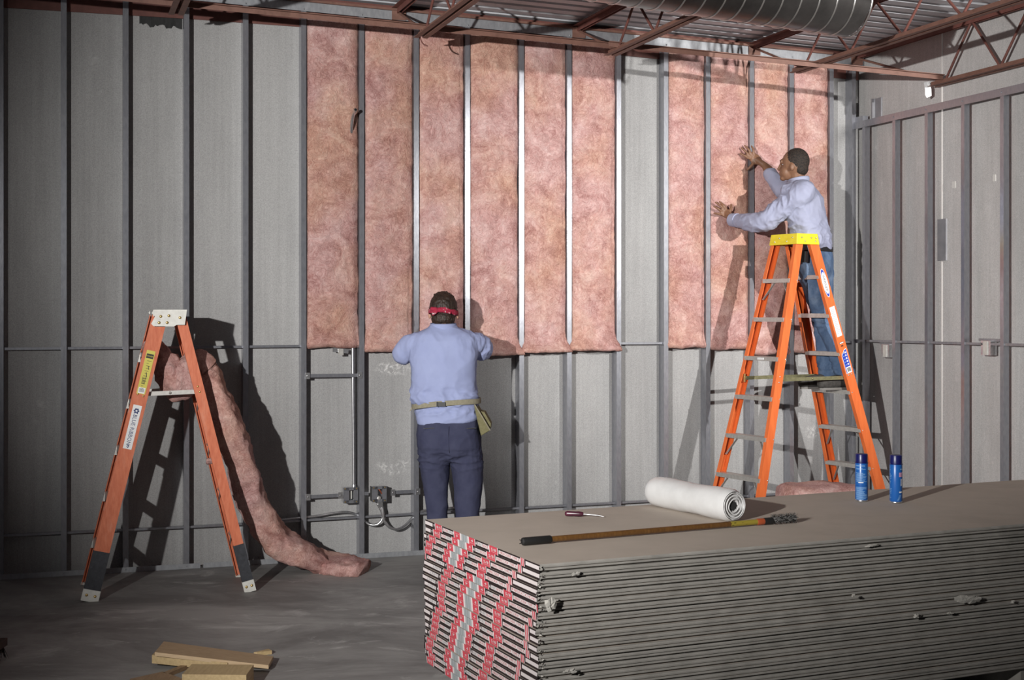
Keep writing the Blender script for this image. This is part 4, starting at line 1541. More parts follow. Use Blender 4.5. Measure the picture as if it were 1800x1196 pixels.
def scrap(px, py, w, h, seed, row, dark=False):
    """torn paper standing off the long face of the stack"""
    r = ray(px, py)
    nrm = E1
    pp = CN + E1 * .001
    q = O + r * ((pp - O).dot(nrm) / r.dot(nrm))
    random.seed(seed)
    mb = MB()
    for k in range(5):
        c = q + E2 * random.uniform(-w, w) * .4 + ZZ * random.uniform(-h, h) * .3 + E1 * .004
        pts = []
        n = 7
        for m_ in range(n):
            a = 2 * PI * m_ / n
            pts.append(c + E2 * (w * .5 * random.uniform(.5, 1) * math.cos(a)) + ZZ * (h * .5 * random.uniform(.5, 1) * math.sin(a)) + E1 * random.uniform(-.002, .008))
        cen = c + E1 * .008
        mb.add(pts + [cen] + [p - E1 * .001 for p in pts], [(i, (i + 1) % n, n) for i in range(n)] + [tuple(n + 1 + i for i in range(n))[::-1]] + [((i + 1) % n, i, n + 1 + i, n + 1 + (i + 1) % n) for i in range(n)])
    i = min(NP - 1, max(0, int((HS - q.z) / PT)))
    mb.build('torn_paper', 'torn_paper', stack_names[i])


scrap(966, 1063, .035, .045, 1, 4)
scrap(1010, 1010, .03, .016, 2, 1)
scrap(1703, 1054, .12, .04, 3, 5)
scrap(1609, 1083, .03, .016, 4, 6)
scrap(1668, 1078, .025, .012, 5, 6)
scrap(1530, 959, .07, .010, 6, 1)
scrap(1498, 1047, .02, .010, 7, 5)
scrap(1000, 1180, .04, .014, 8, 12)
scrap(1778, 1058, .02, .010, 9, 5)

# dunnage strips under the stack
for k, (s, lab) in enumerate(((.45, 'near the printed end'), (1.25, 'third of the way along'), (2.45, 'two thirds along'), (3.6, 'at the hidden end'))):
    a = V((CF.x, CF.y, .0635)) + E2 * s + E1 * .02
    MB().bar(a, a + E1 * (SWID - .05), ZZ, .09, .127).build('dunnage_strip', 'board_edge', label='pale gypsum support strip under the board stack, %s' % lab, cat='support', group='strips under the stack')

# ------------------------------------------------------------------ things lying on the stack
def top(px, py, lift=0.0):
    return on_h(px, py, HS + lift)


# plastic sheeting roll
rr = .072
n0 = top(1291, 918); f0 = top(1152, 889)
ax = (n0 - f0); RL = ax.length; ax.normalize()
cN, cF = n0 + ZZ * rr, f0 + ZZ * rr
roll = thing('plastic_roll', (n0 + f0) / 2, 'white plastic sheeting roll lying on the board stack', 'plastic roll')
prof = []
for k in range(25):
    t = k / 24
    prof.append((rr * (1 + .02 * math.sin(t * 9) - (.12 if k in (0, 24) else 0)), RL * t))
mb = MB().lathe(prof, cF, ax, 36)
mb.f.pop(); mb.m.pop()
for p in mb.v:
    q = p - cF
    t = q.dot(ax)
    rad = (q - ax * t)
    p += rad.normalized() * (.003 * fbm(p, 9, 2))
mb.build('film_body', 'plastic_film', roll, smooth=60)
x, y = perp(ax)
# spiral of film layers on the near end
mb = MB()
pts = []
for k in range(200):
    th = 2 * PI * 6 * k / 199
    r_ = .026 + (.042) * k / 199
    wob = 1 + .03 * math.sin(th * 1.0 + .6) + (.10 * math.sin(2 * th) * max(0, 1 - k / 80))
    pts.append(cN + ax * (-.010 + .006 * math.sin(th * .5)) + (x * math.cos(th) + y * math.sin(th)) * r_ * wob)
mb.tube(pts, .0026, 6)
mb.build('film_layers', 'film_edge', roll, smooth=60)
MB().lathe([(rr * .95, -.03), (rr * .95, -.014), (.024, -.012), (.022, -.03)], cN, ax, 30).build('roll_end', 'film_edge', roll, smooth=40)
mb = MB()
pts = []
for k in range(16):
    a = 2 * PI * k / 16
    r_ = .021 * (1 - .42 * math.cos(2 * a) ** 2 * 1.0) if k % 4 else .024
    pts.append(cN - ax * .011 + (x * math.cos(a) + y * math.sin(a)) * r_)
mb.prism(pts, ax * .002)
mb.build('core_hole', 'film_dark', roll)

# long pole with black grip and brush head
a = top(917, 960, .0); b = top(1397, 919, .0)
d = (b - a); PL = d.length; d.normalize()


def along(px):
    # parameter on the pole for a picture column
    lo, hi = 0, PL
    for _ in range(40):
        mid = (lo + hi) / 2
        q = a + d * mid
        if CX + F * q.x / q.y < px:
            lo = mid
        else:
            hi = mid
    return lo


pole = thing('brush_pole', a + d * PL / 2, 'long brown pole with black grip and wire brush head on the board stack', 'brush')
ztop = ZZ * .017
s0, s1, s2, s3, s4 = along(968), along(1283), along(1330), along(1342), along(1357)
A = a + ztop; 
MB().lathe([(.010, .0), (.0155, .004), (.0165, .01), (.0165, s0 - .003), (.0145, s0)], A, d, 18).build('grip', 'black_rubber', pole, smooth=40)
MB().lathe([(.0125, s0 - .01), (.0125, s1)], A, d, 16).build('shaft', 'varnished_wood', pole, smooth=40)
mb = MB().lathe([(.0122, s1), (.0122, s2)], A, d, 16)
for k in range(14):
    random.seed(k)
    q = A + d * (s1 + (s2 - s1) * (k + .5) / 14) + V((0, -.0122, .001 * random.uniform(-6, 6)))
    mb.box(q, d, V((0, 1, 0)), ZZ, .002 + .004 * random.random(), .0006, .0012, 1)
mb.build('shaft_label', ['label_gold', 'black_print'], pole, smooth=40)
MB().lathe([(.013, s2), (.0145, s2 + .003), (.0145, s3)], A, d, 16).build('ring', 'label_red_orange', pole, smooth=40)
MB().lathe([(.0145, s3), (.0155, s3 + .004), (.0155, s4)], A, d, 16).build('ferrule', 'black_rubber', pole, smooth=40)
mb = MB()
random.seed(8)
mb.lathe([(.012, s4), (.015, PL)], A + ZZ * .003, d, 12)
x, y = perp(d)
for k in range(420):
    t = s4 + (PL - s4) * random.random()
    th = random.uniform(0, 2 * PI)
    rad = x * math.cos(th) + y * math.sin(th)
    q = A + ZZ * .003 + d * t + rad * .012
    L_ = .011 + .005 * random.random()
    e = q + rad * L_ + d * random.uniform(-.006, .01)
    e.z = max(e.z, HS + .001)
    s = d.cross(rad) * .0011
    mb.add([q - s, q + s, e + s * .6, e - s * .6], [(0, 1, 2, 3)], random.randint(0, 1))
mb.build('brush_head', ['brush_fibre', 'black_rubber'], pole)
for k in (-1, 1):
    MB().tube([A - d * .002 + ZZ * .006 * k, A - d * .010 + ZZ * .008 * k], .002, 6).build('end_pin', 'black_rubber', pole)

# screwdriver
a = top(993, 908); b = top(1062, 910)
d = (b - a).normalized(); L = (b - a).length
A = a + ZZ * .0125
sd = thing('screwdriver', (a + b) / 2, 'plum-handled screwdriver lying on the board stack', 'screwdriver')
mb = MB()
rings = []
for t, r_ in ((0, .006), (.004, .011), (.012, .0125), (.05, .0115), (.066, .0125), (.078, .0105), (.086, .008)):
    x, y = perp(d)
    rings.append([A + d * t + (x * math.cos(2 * PI * k / 18) + y * math.sin(2 * PI * k / 18)) * r_ * (1 if k % 3 else .88) for k in range(18)])
mb.rings(rings)
mb.build('handle', 'handle_plum', sd, smooth=50)
MB().tube([A + d * .084, A + d * .155 - ZZ * .004, A + d * (L - .006) - ZZ * .0085], .003, 8).build('shaft', 'zinc_bright', sd, smooth=50)
MB().bar(A + d * (L - .007) - ZZ * .0085, A + d * L - ZZ * .009, ZZ, .006, .0016).build('tip', 'zinc_bright', sd)


def can(px, py, ytop, label, second):
    b = top(px, py)
    sc = b.y / F
    hgt = (py - ytop) * sc
    r = 11.0 * sc
    t = thing('spray_can', b, label, 'spray can', 'blue spray cans on the stack')
    MB().lathe([(r * .86, 0), (r * .97, .002), (r * .97, .006), (r * .90, .009)], b, ZZ, 28).build('base_rim', 'zinc_bright', t, smooth=40)
    body = MB().lathe([(r * .92, .007), (r, .011), (r, hgt * .80), (r * .97, hgt * .808)], b, ZZ, 32).build('can_body', 'can_blue', t, smooth=40)
    MB().lathe([(r * 1.07, hgt * .806), (r * 1.07, hgt * .816), (r * .97, hgt * .822), (r * .96, hgt * .985), (r * .90, hgt)], b, ZZ, 32).build('cap', 'can_navy', t, smooth=40)
    # print wrapped round the body
    mb = MB()

    def patch(a0, a1, z0, z1, mi=0):
        a0, a1 = a0 - 16, a1 - 16
        n = max(2, int((a1 - a0) / 12) + 1)
        vs = []
        for k in range(n + 1):
            th = math.radians(a0 + (a1 - a0) * k / n)
            dv = V((math.sin(th), -math.cos(th), 0))
            vs += [b + dv * (r + .0006) + ZZ * z0, b + dv * (r + .0006) + ZZ * z1]
        mb.add(vs, [(2 * k, 2 * k + 2, 2 * k + 3, 2 * k + 1) for k in range(n)], mi)
    random.seed(3 + second)
    if not second:
        rows = [(.76, 1), (.745, 1), (.70, 1), (.68, 1)] + [(.60 - .018 * k, 1) for k in range(11)] + [(.30 - .017 * k, 1) for k in range(16)]
        for f_, _ in rows:
            a0 = random.uniform(-62, -48)
            patch(a0, a0 + random.uniform(60, 112), hgt * f_, hgt * f_ + .0016, 0)
        patch(-28, 18, hgt * .395, hgt * .412, 1)
        patch(-64, 60, hgt * .33, hgt * .334, 2)
    else:
        for k in range(22):
            a0 = -78
            patch(a0, a0 + random.uniform(14, 40), hgt * (.76 - .031 * k), hgt * (.76 - .031 * k) + .0018, 0)
        patch(28, 70, hgt * .55, hgt * .64, 3)
        for q in (.565, .59, .615):
            patch(32, 66, hgt * q, hgt * q + .002, 0)
        for q in range(7):
            patch(44, 62, hgt * (.36 + .022 * q), hgt * (.36 + .022 * q) + .003, 1)
        patch(30, 62, hgt * .22, hgt * .245, 1)
        for q in range(6):
            patch(10 + 4 * q, 26 + 5 * q, hgt * (.06 + .02 * q), hgt * (.06 + .02 * q) + .0016, 0)
        patch(40, 66, hgt * .70, hgt * .72, 0)
    mb.build('print', ['can_print', 'white_print', 'can_navy', 'can_print_pink'], body)


can(1514.5, 881, 798, 'left blue spray can, covered in fine print, on the board stack', 0)
can(1575, 884, 800, 'right blue spray can with a pink emblem on the board stack', 1)

# ------------------------------------------------------------------ offcuts on the floor
def plank(top_px, hs, th, mats, name, lab, group='wood offcuts on the floor', cat='wood offcut'):
    """top face from four picture points with their heights, slab thickness th"""
    pts = [on_h(x, y, h) for (x, y), h in zip(top_px, hs)]
    mb = MB()
    mb.prism(pts, V((0, 0, -th)))
    mb.m = [0 if k == 0 else 1 for k in range(len(mb.f))]
    if len(mats) == 1:
        mb.m = [0] * len(mb.f)
    return mb.build(name, mats, label=lab, cat=cat, group=group)


plank([(272, 1147), (472, 1170), (480.5, 1154), (288, 1128)], (.085, .030, .030, .085), .018, ['plywood', 'ply_edge'], 'plywood_offcut', 'thin plywood offcut tilted on top of the other wood scraps')
plank([(267, 1152), (400, 1166), (404, 1155), (280, 1140)], (.064, .04, .04, .064), .04, ['pine'], 'pine_offcut', 'yellow pine offcut under the tilted plywood')
plank([(320, 1186), (433, 1187), (446, 1169), (337, 1168)], (.075, .075, .075, .075), .074, ['pine'], 'pine_block', 'thick pine block in front of the tilted plywood')
plank([(296, 1184), (330, 1170), (327, 1166), (286, 1183)], (.02,) * 4, .019, ['plank_brown'], 'wood_strip', 'narrow wood strip left of the pine block')
plank([(452, 1147), (478, 1144), (472, 1141), (446, 1147)], (.02, .02, .02, .02), .019, ['pine'], 'wood_strip', 'narrow pine strip poking out behind the tilted plywood')
plank([(228, 1194), (240, 1215), (345, 1202), (286, 1181)], (.02,) * 4, .019, ['plank_brown'], 'plank_offcut', 'brown plank offcut cut by the bottom frame edge')

# broom head at the lower left frame edge
c = on_h(-40, 1170, 0)
br = thing('push_broom', c, 'dark bristly broom head at the lower left frame edge', 'broom')
MB().box(c + V((0, 0, .085)), (1, 0, 0), (0, 1, 0), ZZ, .10, .13, .018).build('broom_block', 'broom_wood', br)
mb = MB()
random.seed(6)
for k in range(260):
    q = c + V((random.uniform(-.095, .095), random.uniform(-.125, .125), .07))
    e = q + V((random.uniform(-.012, .026), random.uniform(-.02, .02), -.069))
    if q.x - c.x > .06:
        e.x += random.uniform(0, .02)
    s = V((.004, .002, 0)) if k % 2 else V((.001, .005, 0))
    mb.add([q - s, q + s, e], [(0, 1, 2)])
mb.build('bristles', 'straw_bristle', br, kind='stuff')

# ------------------------------------------------------------------ conduit and boxes in the wall
def wpt(x, y, off):
    return on_wall(x, y, off)


p0, p1 = wpt(620, 612, .06), wpt(622, 862, .06)
cd = thing('conduit', V((p1.x, p1.y, p1.z)), 'bright vertical steel conduit rising from the left junction box', 'conduit')
MB().tube([p0 + ZZ * .3, p0, p1], .0115, 12).build('pipe', 'zinc_bright', cd, smooth=60)
MB().lathe([(.014, 0), (.016, .006), (.016, .03), (.013, .04)], p1, ZZ, 14).build('connector', 'zinc_bright', cd, smooth=40)
# stub of conduit hooked out of the first batt
q = wpt(625, 193, .21); 
MB().tube(smoothpath([wpt(617, 236, .085), wpt(618, 222, .115), wpt(620, 207, .145), wpt(623, 197, .18), q], 5), .0115, 12).build(
    'conduit_stub', 'zinc_bright', label='short bent conduit stub poking out of the leftmost pink batt', cat='conduit')
MB().lathe([(.0085, 0), (.0085, .003)], q, (q - wpt(624, 195, .19)).normalized(), 12).build('conduit_bore', 'dark_void', bpy.data.objects['conduit_stub'])


def jbox(x, y, lab, open_=False):
    c = wpt(x, y, .075)
    t = thing('junction_box', c - ZZ * .055, lab, 'junction box', 'junction boxes between the studs')
    s = .05
    mb = MB()
    for sgn in (-1, 1):
        mb.box(c + WU * sgn * s, WU, WN, ZZ, .002, .03, s)
        mb.box(c + ZZ * sgn * s, WU, WN, ZZ, s, .03, .002)
    mb.box(c - WN * .03, WU, WN, ZZ, s, .002, s)
    o = mb.build('box_shell', 'zinc_bright', t)
    mb = MB()
    mb.box(c + WN * .032 - WU * .032, WU, WN, ZZ, .02, .003, s + .004)
    mb.box(c + WN * .032 + WU * .036, WU, WN, ZZ, .016, .003, s + .004)
    mb.box(c + WN * .032 + ZZ * .045, WU, WN, ZZ, s, .003, .010)
    mb.box(c + WN * .032 - ZZ * .045, WU, WN, ZZ, s, .003, .010)
    mb.build('plaster_ring', 'galvanised', t)
    if open_:
        MB().tube(smoothpath([c + WU * -.02 + ZZ * .04 + WN * .0, c + WN * .03 + ZZ * .03, c + WN * .02 + WU * .02], 5), .004, 6).build('wire', 'label_red_orange', t)
        MB().lathe([(.018, 0), (.018, .01), (.010, .016)], c - ZZ * .03 + WN * .02 - WU * .005, WN, 14).build('knockout_cap', 'aluminium', t, smooth=40)
        MB().box(c - ZZ * .072 + WU * .01 + WN * .01, WU, WN, ZZ, .016, .014, .022).build('cable_connector', 'zinc_bright', t)
    else:
        MB().box(c - WN * .01, WU, WN, ZZ, .014, .012, .03).build('inner_plate', 'aluminium_white', t)
    for sx in (-1, 1):
        for sz in (-1, 1):
            MB().ball(c + WN * .036 + WU * sx * .04 + ZZ * sz * .046, .005, nu=8, nv=6).build('screw', 'brass', t)
    return t, c


jbox(615, 870, 'left junction box below the vertical conduit')
jb, jc = jbox(665, 868, 'right junction box with flexible cables leaving below', True)
for x0, y0, x1, y1, lab in ((541, 874, 598, 871, 'horizontal mounting bar left of the left junction box'), (690, 866, 734, 864, 'horizontal mounting bar right of the right junction box'),
                            (540, 661, 632, 660, 'horizontal mounting bar across the conduit bay at waist height'), (633, 868, 648, 868, 'short mounting bar linking both junction boxes')):
    a, b = wpt(x0, y0, .085), wpt(x1, y1, .085)
    t = thing('mounting_bar', (a + b) / 2, lab, 'mounting bar', 'box mounting bars')
    MB().bar(a, b, ZZ, .006, .024).build('bar', 'galvanised', t)
    for q, r_ in ((a, 1), (b, -1)):
        if x1 - x0 > 20:
            MB().box(q + WN * .012, WU, WN, ZZ, .016, .003, .022).build('end_tab', 'zinc_bright', t)
            MB().ball(q + WN * .017, .006, nu=8, nv=6).build('screw', 'zinc_bright', t)


def flex(pts, lab):
    path = smoothpath([wpt(x, y, o) for x, y, o in pts], 14)
    n = len(path)
    rad = [.0085 + .0012 * (k % 2) for k in range(n)]
    return MB().tube(path, rad, 10).build('flexible_conduit', 'zinc_bright', smooth=60, label=lab, cat='conduit', group='flexible conduits')


flex([(664, 886, .08), (671, 900, .085), (672, 912, .085), (664, 922, .08), (651, 923, .06), (640, 916, .05), (630, 907, .05), (612, 901, .06), (590, 902, .06), (560, 907, .05), (535, 910, .05), (500, 914, .05), (480, 915, .04)],
     'flexible metal conduit running left from the right junction box')
flex([(670, 886, .085), (673, 900, .09), (675, 915, .09), (684, 927, .09), (697, 931, .085), (712, 924, .075), (730, 906, .06), (742, 899, .055), (760, 896, .05), (800, 893, .05)],
     'flexible metal conduit looping right from the right junction box')
# bracket showing under the first batt
a, b = wpt(585, 615, .085), wpt(612, 618, .085)
t = thing('box_bracket', (a + b) / 2 - ZZ * .02, 'small metal bracket peeking out under the leftmost pink batt', 'bracket')
MB().bar(a, b, ZZ, .02, .03).build('bracket_body', 'zinc_bright', t)
MB().box((a + b) / 2 - ZZ * .01 + WN * .012, WU, WN, ZZ, .018, .006, .022).build('bracket_tab', 'aluminium', t)

# ------------------------------------------------------------------ people
def ering(c, ax, ay, rx, ry, n=28, pw=0.85):
    out = []
    for k in range(n):
        a = 2 * PI * k / n
        ca, sa = math.cos(a), math.sin(a)
        out.append(c + ax * (math.copysign(abs(ca) ** pw, ca) * rx) + ay * (math.copysign(abs(sa) ** pw, sa) * ry))
    return out


def limb(mb, pts, rad, n=14):
    path = smoothpath(pts, 5)
    rr_ = []
    m = len(rad) - 1
    for k in range(len(path)):
        t = k / (len(path) - 1) * m
        i = min(int(t), m - 1)
        rr_.append(rad[i] + (rad[i + 1] - rad[i]) * (t - i))
    mb.tube(path, rr_, n, round_ends=True)


def fold(p, n, s, amp, stretch=(1, 1, 1)):
    q = V((p.x * stretch[0], p.y * stretch[1], p.z * stretch[2]))
    v = noise.noise(q * s)
    v2 = noise.noise(q * s * 2.3 + V((5, 3, 1)))
    r = (1 - abs(v)) ** 3 * 1.0 + .35 * (1 - abs(v2)) ** 3 - .55
    return n * (amp * r)


def hand(mb, wrist, palm, knuckles, tips, thumb_base, thumb_tip, nrm, r=.0095):
    """palm slab, four separate fingers with a knuckle bend and a thumb"""
    wrist, palm = V(wrist), V(palm)
    kc = sum((V(k) for k in knuckles), V((0, 0, 0))) / 4
    d = (kc - wrist).normalized()
    s = nrm.cross(d).normalized()
    mb.ball(palm, ((kc - wrist).length * .52, .041, .016), (d, s, nrm), 16, 10)
    limb(mb, [wrist - d * .05, wrist, palm], [.027, .026, .022])
    for k, t in zip(knuckles, tips):
        k, t = V(k), V(t)
        mid = (k * .55 + t * .45) + nrm * .010
        limb(mb, [palm * .45 + k * .55, k, mid, t], [r * 1.05, r * 1.05, r * .95, r * .78], 10)
        mb.ball(k, r * 1.12, nu=10, nv=7)
    tb, tt = V(thumb_base), V(thumb_tip)
    limb(mb, [palm * .6 + tb * .4, tb, tb * .45 + tt * .55 + nrm * .006, tt], [r * 1.45, r * 1.3, r * 1.15, r * .85], 10)


# ---------- man in the bandana, back to the camera
Y1 = 9.2
S1 = F / Y1


def A1(px, py, dy=0.0):
    """picture point on the vertical plane through the man, pushed dy towards the wall"""
    p = at_y(px, py, Y1)
    return V((p.x, p.y + dy, p.z))


X1, Yd, Zd = V((1, 0, 0)), V((0, 1, 0)), ZZ
base1 = V((A1(787, 700).x, Y1, 0))
m1 = thing('person', base1, 'person in blue shirt and red bandana pressing insulation, back turned', 'person')
hc = A1(779, 548, .05)
headB = MB()
headB.ball(hc + V((0, .0, .008)), (.078, .098, .108), None, 20, 14)
headB.ball(hc + V((0, .045, -.055)), (.058, .062, .066), None, 16, 12)
headB.ball(hc + V((0, .128, -.03)), (.013, .02, .02), None, 10, 8)
headB.ball(hc + V((0, .1, -.085)), (.03, .02, .016), None, 10, 8)
for sgn in (-1, 1):
    headB.ball(hc + V((sgn * .094, .008, -.022)), (.012, .018, .031), None, 10, 8)
    headB.ball(hc + V((sgn * .035, .092, .0)), (.02, .012, .012), None, 10, 8)
limb(headB, [hc + V((0, 0, -.05)), A1(779, 572, .025), A1(780, 592, .03)], [.066, .068, .055])
sh = {-1: A1(737, 605, .0), 1: A1(827, 603, .02)}
el = {-1: A1(705, 624, .09), 1: A1(846, 616, .12)}
wr = {-1: A1(737, 600, .33), 1: A1(815, 604, .34)}
# slim body under the clothes keeps the figure continuous
limb(headB, [A1(780, 592, .03), A1(781, 640, 0), A1(785, 720, 0), A1(788, 765, 0)], [.055, .10, .10, .10])
for sgn in (-1, 1):
    limb(headB, [A1(780, 602, .01), sh[sgn]], [.05, .045])
    limb(headB, [sh[sgn], el[sgn], wr[sgn]], [.048, .04, .027])
    legx = 766 if sgn == -1 else 820
    limb(headB, [A1(787, 765, 0), A1(legx, 800, 0), A1(legx + 1, 880, -.0), A1(legx + 2, 975, .02)], [.08, .07, .05, .04])
    sx = -sgn
    pc = wr[sgn] + V((sx * .035, .055, .02))
    ks = [pc + V((sx * .04 + .0, .018, .0)) + V((0, .0, .03 - .02 * k)) for k in range(4)]
    ts = [k + V((sx * (.06 - .006 * abs(1 - i)), .012, .012 - .006 * i)) for i, k in enumerate(ks)]
    hand(headB, wr[sgn], pc, ks, ts, pc + V((0, .0, .045)), pc + V((sx * .02, .0, .085)), V((0, -1, 0)))
blob(headB, 'body', 'skin_fair', m1, .0062, 4)
# hair
hb = MB()
hb.ball(hc + V((0, -.010, .026)), (.094, .104, .112), None, 22, 14)
hb.ball(hc + V((0, -.032, -.05)), (.082, .072, .055), None, 18, 12)
for k in range(60):
    random.seed(k)
    th = random.uniform(0, 2 * PI)
    rq = random.uniform(.01, .06)
    b_ = hc + V((rq * math.cos(th), rq * math.sin(th) - .01, .128 - rq * .55))
    limb(hb, [b_ - V((0, 0, .03)), b_ + V((.010 * math.cos(th), .01 * math.sin(th), .008 + .008 * random.random()))], [.010, .006], 6)
for k in range(9):
    x_ = -.05 + .0125 * k
    b_ = hc + V((x_, -.085 + .25 * x_ * x_ * 10, -.085))
    limb(hb, [b_ + V((0, .01, .03)), b_ + V((0, .012, -.022 - .006 * (k % 3)))], [.011, .004], 6)
blob(hb, 'hair', 'hair_brown', m1, .0055, 2, lambda p, n: n * (.004 * fbm(p, 60, 2) + .002 * noise.noise(p * 160)))
# bandana
bm = MB()
pts = []
for k in range(41):
    a = 2 * PI * k / 40 - PI / 2
    pts.append(hc + V((.0965 * math.cos(a), .110 * math.sin(a) - .012, -.004 + .012 * math.sin(a) * -1 + .004 * math.sin(3 * a) - .006 * math.cos(a))))
path = pts
rings = []
for i in range(40):
    q = path[i]
    rad = (q - hc); rad.z = 0; rad.normalize()
    rings.append([q + rad * (.0065 * math.cos(t)) + ZZ * ((.017 + .004 * math.sin(i * 1.3)) * math.sin(t)) for t in [2 * PI * j / 10 for j in range(10)]])
rings.append(rings[0])
bm.rings(rings, caps=False)
ban = bm.build('bandana', 'bandana_red', m1, smooth=180)
kb = MB()
kn = hc + V((-.022, -.122, .012))
kb.ball(kn, (.016, .012, .018))
limb(kb, [kn, kn + V((-.022, -.004, .006)), kn + V((-.048, .006, .006))], [.008, .012, .015])
limb(kb, [kn, kn + V((-.02, -.004, -.012)), kn + V((-.04, .008, -.03))], [.007, .011, .010])
limb(kb, [kn, kn + V((.03, -.004, -.006)), kn + V((.07, .008, -.018))], [.008, .010, .011])
blob(kb, 'bandana_knot', 'bandana_red', m1, .005, 2, lambda p, n: n * (.002 * fbm(p, 50, 2)))
# shirt: torso, yoke and both sleeves
sb = MB()
tr = [(779, 570, .080, .078, .015), (779, 576, .095, .085, .012), (779, 582, .150, .095, .005), (780, 589, .195, .112, 0), (780, 600, .222, .128, -.005), (780, 622, .228, .136, -.008), (780, 650, .222, .138, -.01),
      (781, 685, .221, .138, -.012), (782, 700, .226, .146, -.012), (783, 707, .218, .138, -.010), (785, 714, .200, .122, -.008), (786, 722, .207, .128, -.008), (787, 733, .207, .134, -.010), (787, 740, .207, .136, -.010), (787, 744, .203, .134, -.010)]
rg_ = [ering(A1(x, y, dy), X1, Yd, rx, ry, 32, .82) for x, y, rx, ry, dy in tr]
for r_ in rg_[-4:]:                       # hem hangs lower on the left
    for p in r_:
        p.z += .10 * (p.x - base1.x) * .55
sb.rings(rg_[::-1])
limb(sb, [A1(764, 596, 0), sh[-1] + V((0, 0, .0)), A1(716, 612, .05), el[-1], el[-1] * .5 + wr[-1] * .5, wr[-1]], [.07, .078, .079, .074, .06, .046], 18)
limb(sb, [A1(800, 596, 0), sh[1], A1(838, 606, .07), el[1], el[1] * .5 + wr[1] * .5, wr[1]], [.07, .076, .078, .072, .06, .046], 18)


def shirt1(p, n):
    hemk = min(1, max(0, (p.z - .99) / .06))
    d = fold(p, n, 5.5, .011, (1, 1, .8)) * hemk
    k = max(0, 1 - abs((p - el[1]).length) / .2)
    d += fold(p, n, 15, .018 * k, (1, 1, 1.5))
    k = max(0, 1 - abs((p - sh[1]).length) / .18)
    d += fold(p, n, 14, .016 * k, (1.7, 1, .7))
    k = max(0, 1 - abs((p - sh[-1]).length) / .16)
    d += fold(p, n, 14, .011 * k, (1.7, 1, .7))
    k = max(0, 1 - abs(p.z - 1.13) / .16)
    d += fold(p, n, 8, .026 * k, (.8, .8, 1.9))
    k = max(0, 1 - abs(p.z - 1.06) / .06)
    d += fold(p, n, 13, .008 * k, (1, 1, 2.0))
    # slanted hem: right side higher
    return d


shirt = blob(sb, 'shirt', 'shirt_blue', m1, .0085, 14, shirt1)
cb_ = MB()
cpts = [A1(779, 575, .012) + V((.086 * math.cos(a), .084 * math.sin(a), .004 * math.sin(a))) for a in [2 * PI * k / 32 for k in range(33)]]
rings = []
for i in range(32):
    q = cpts[i]
    rad = q - A1(779, 575, .012); rad.z = 0; rad.normalize()
    rings.append([q + rad * (.005 * math.cos(t)) + ZZ * (.026 * math.sin(t)) for t in [2 * PI * j / 8 for j in range(8)]])
rings.append(rings[0])
cb_.rings(rings, caps=False).build('collar', 'shirt_blue', shirt, smooth=180)
# trousers
pb = MB()
tr = [(787, 728, .196, .122, -.006), (788, 745, .203, .135, -.010), (789, 765, .214, .150, -.016), (790, 783, .216, .150, -.016), (791, 796, .205, .138, -.008), (791, 806, .17, .11, .0), (791, 812, .12, .07, 0)]
pb.rings([ering(A1(x, y, dy), X1, Yd, rx, ry, 30, .85) for x, y, rx, ry, dy in tr][::-1])
limb(pb, [A1(765, 775, -.012), A1(763, 805, -.012), A1(766, 850, 0), A1(769, 900, .0), A1(771, 950, .0), A1(772, 990, .01)], [.112, .106, .088, .068, .070, .074], 18)
limb(pb, [A1(816, 775, -.012), A1(820, 805, -.012), A1(823, 850, 0), A1(821, 900, .0), A1(821, 950, .0), A1(821, 990, .01)], [.112, .108, .097, .082, .078, .080], 18)


def pants1(p, n):
    d = fold(p, n, 7, .009, (1, 1, .6))
    k = max(0, 1 - abs(p.z - .74) / .1)
    d += fold(p, n, 11, .018 * k, (.7, 1, 2.0))
    k = max(0, 1 - p.z / .3)
    d += fold(p, n, 14, .012 * k, (.8, .8, 1.8))
    return d


pants = blob(pb, 'trousers', 'trousers_navy', m1, .0085, 5, pants1)
MB().bar(A1(790, 746, -.165), A1(791, 792, -.167), Yd, .002, .004).build('back_seam', 'trousers_navy', pants)
for x0, x1, y in ((747, 766, 750), (822, 838, 750)):
    MB().bar(A1(x0, y, -.147), A1(x1, y - .5, -.147), ZZ, .008, .003).build('pocket_welt', 'leather_black', pants)
for x in (772, 822):
    bq = A1(x, 990, 0); bq.z = 0
    mbs = MB()
    limb(mbs, [bq + V((0, -.07, .05)), bq + V((0, .05, .05)), bq + V((0, .16, .042))], [.048, .05, .042])
    limb(mbs, [bq + V((0, -.03, .05)), bq + V((0, -.02, .14))], [.048, .05])
    mbs.aabb(bq.x - .046, bq.x + .046, bq.y - .1, bq.y + .19, .0, .03)
    blob(mbs, 'shoe', 'leather_black', m1, .009, 3)
# tool belt with hanging pouch
bel = MB()
N = 44
rings = []
bc = A1(785, 709, -.010)
for k in range(N):
    a = 2 * PI * k / N
    lift = .020 * math.cos(a) + .004
    q = bc + V((.228 * math.copysign(abs(math.cos(a)) ** .85, math.cos(a)), .153 * math.copysign(abs(math.sin(a)) ** .85, math.sin(a)), lift - .006 * math.cos(2 * a)))
    rad = V((math.cos(a), math.sin(a), 0))
    rings.append([q + rad * x + ZZ * z for x, z in ((-.004, -.017), (.004, -.017), (.005, .0), (.004, .017), (-.004, .017), (-.005, 0))])
rings.append(rings[0])
bel.rings(rings, caps=False)
belt = bel.build('tool_belt', 'canvas_tan', m1, smooth=50)
q = A1(779, 708, -.172)
MB().box(q, X1, Yd, ZZ, .024, .006, .014).build('belt_buckle', 'leather_black', belt)
MB().box(q - V((.032, 0, 0)), X1, Yd, ZZ, .004, .006, .016).build('belt_keeper', 'leather_black', belt)
p0 = A1(732, 708, -.02)
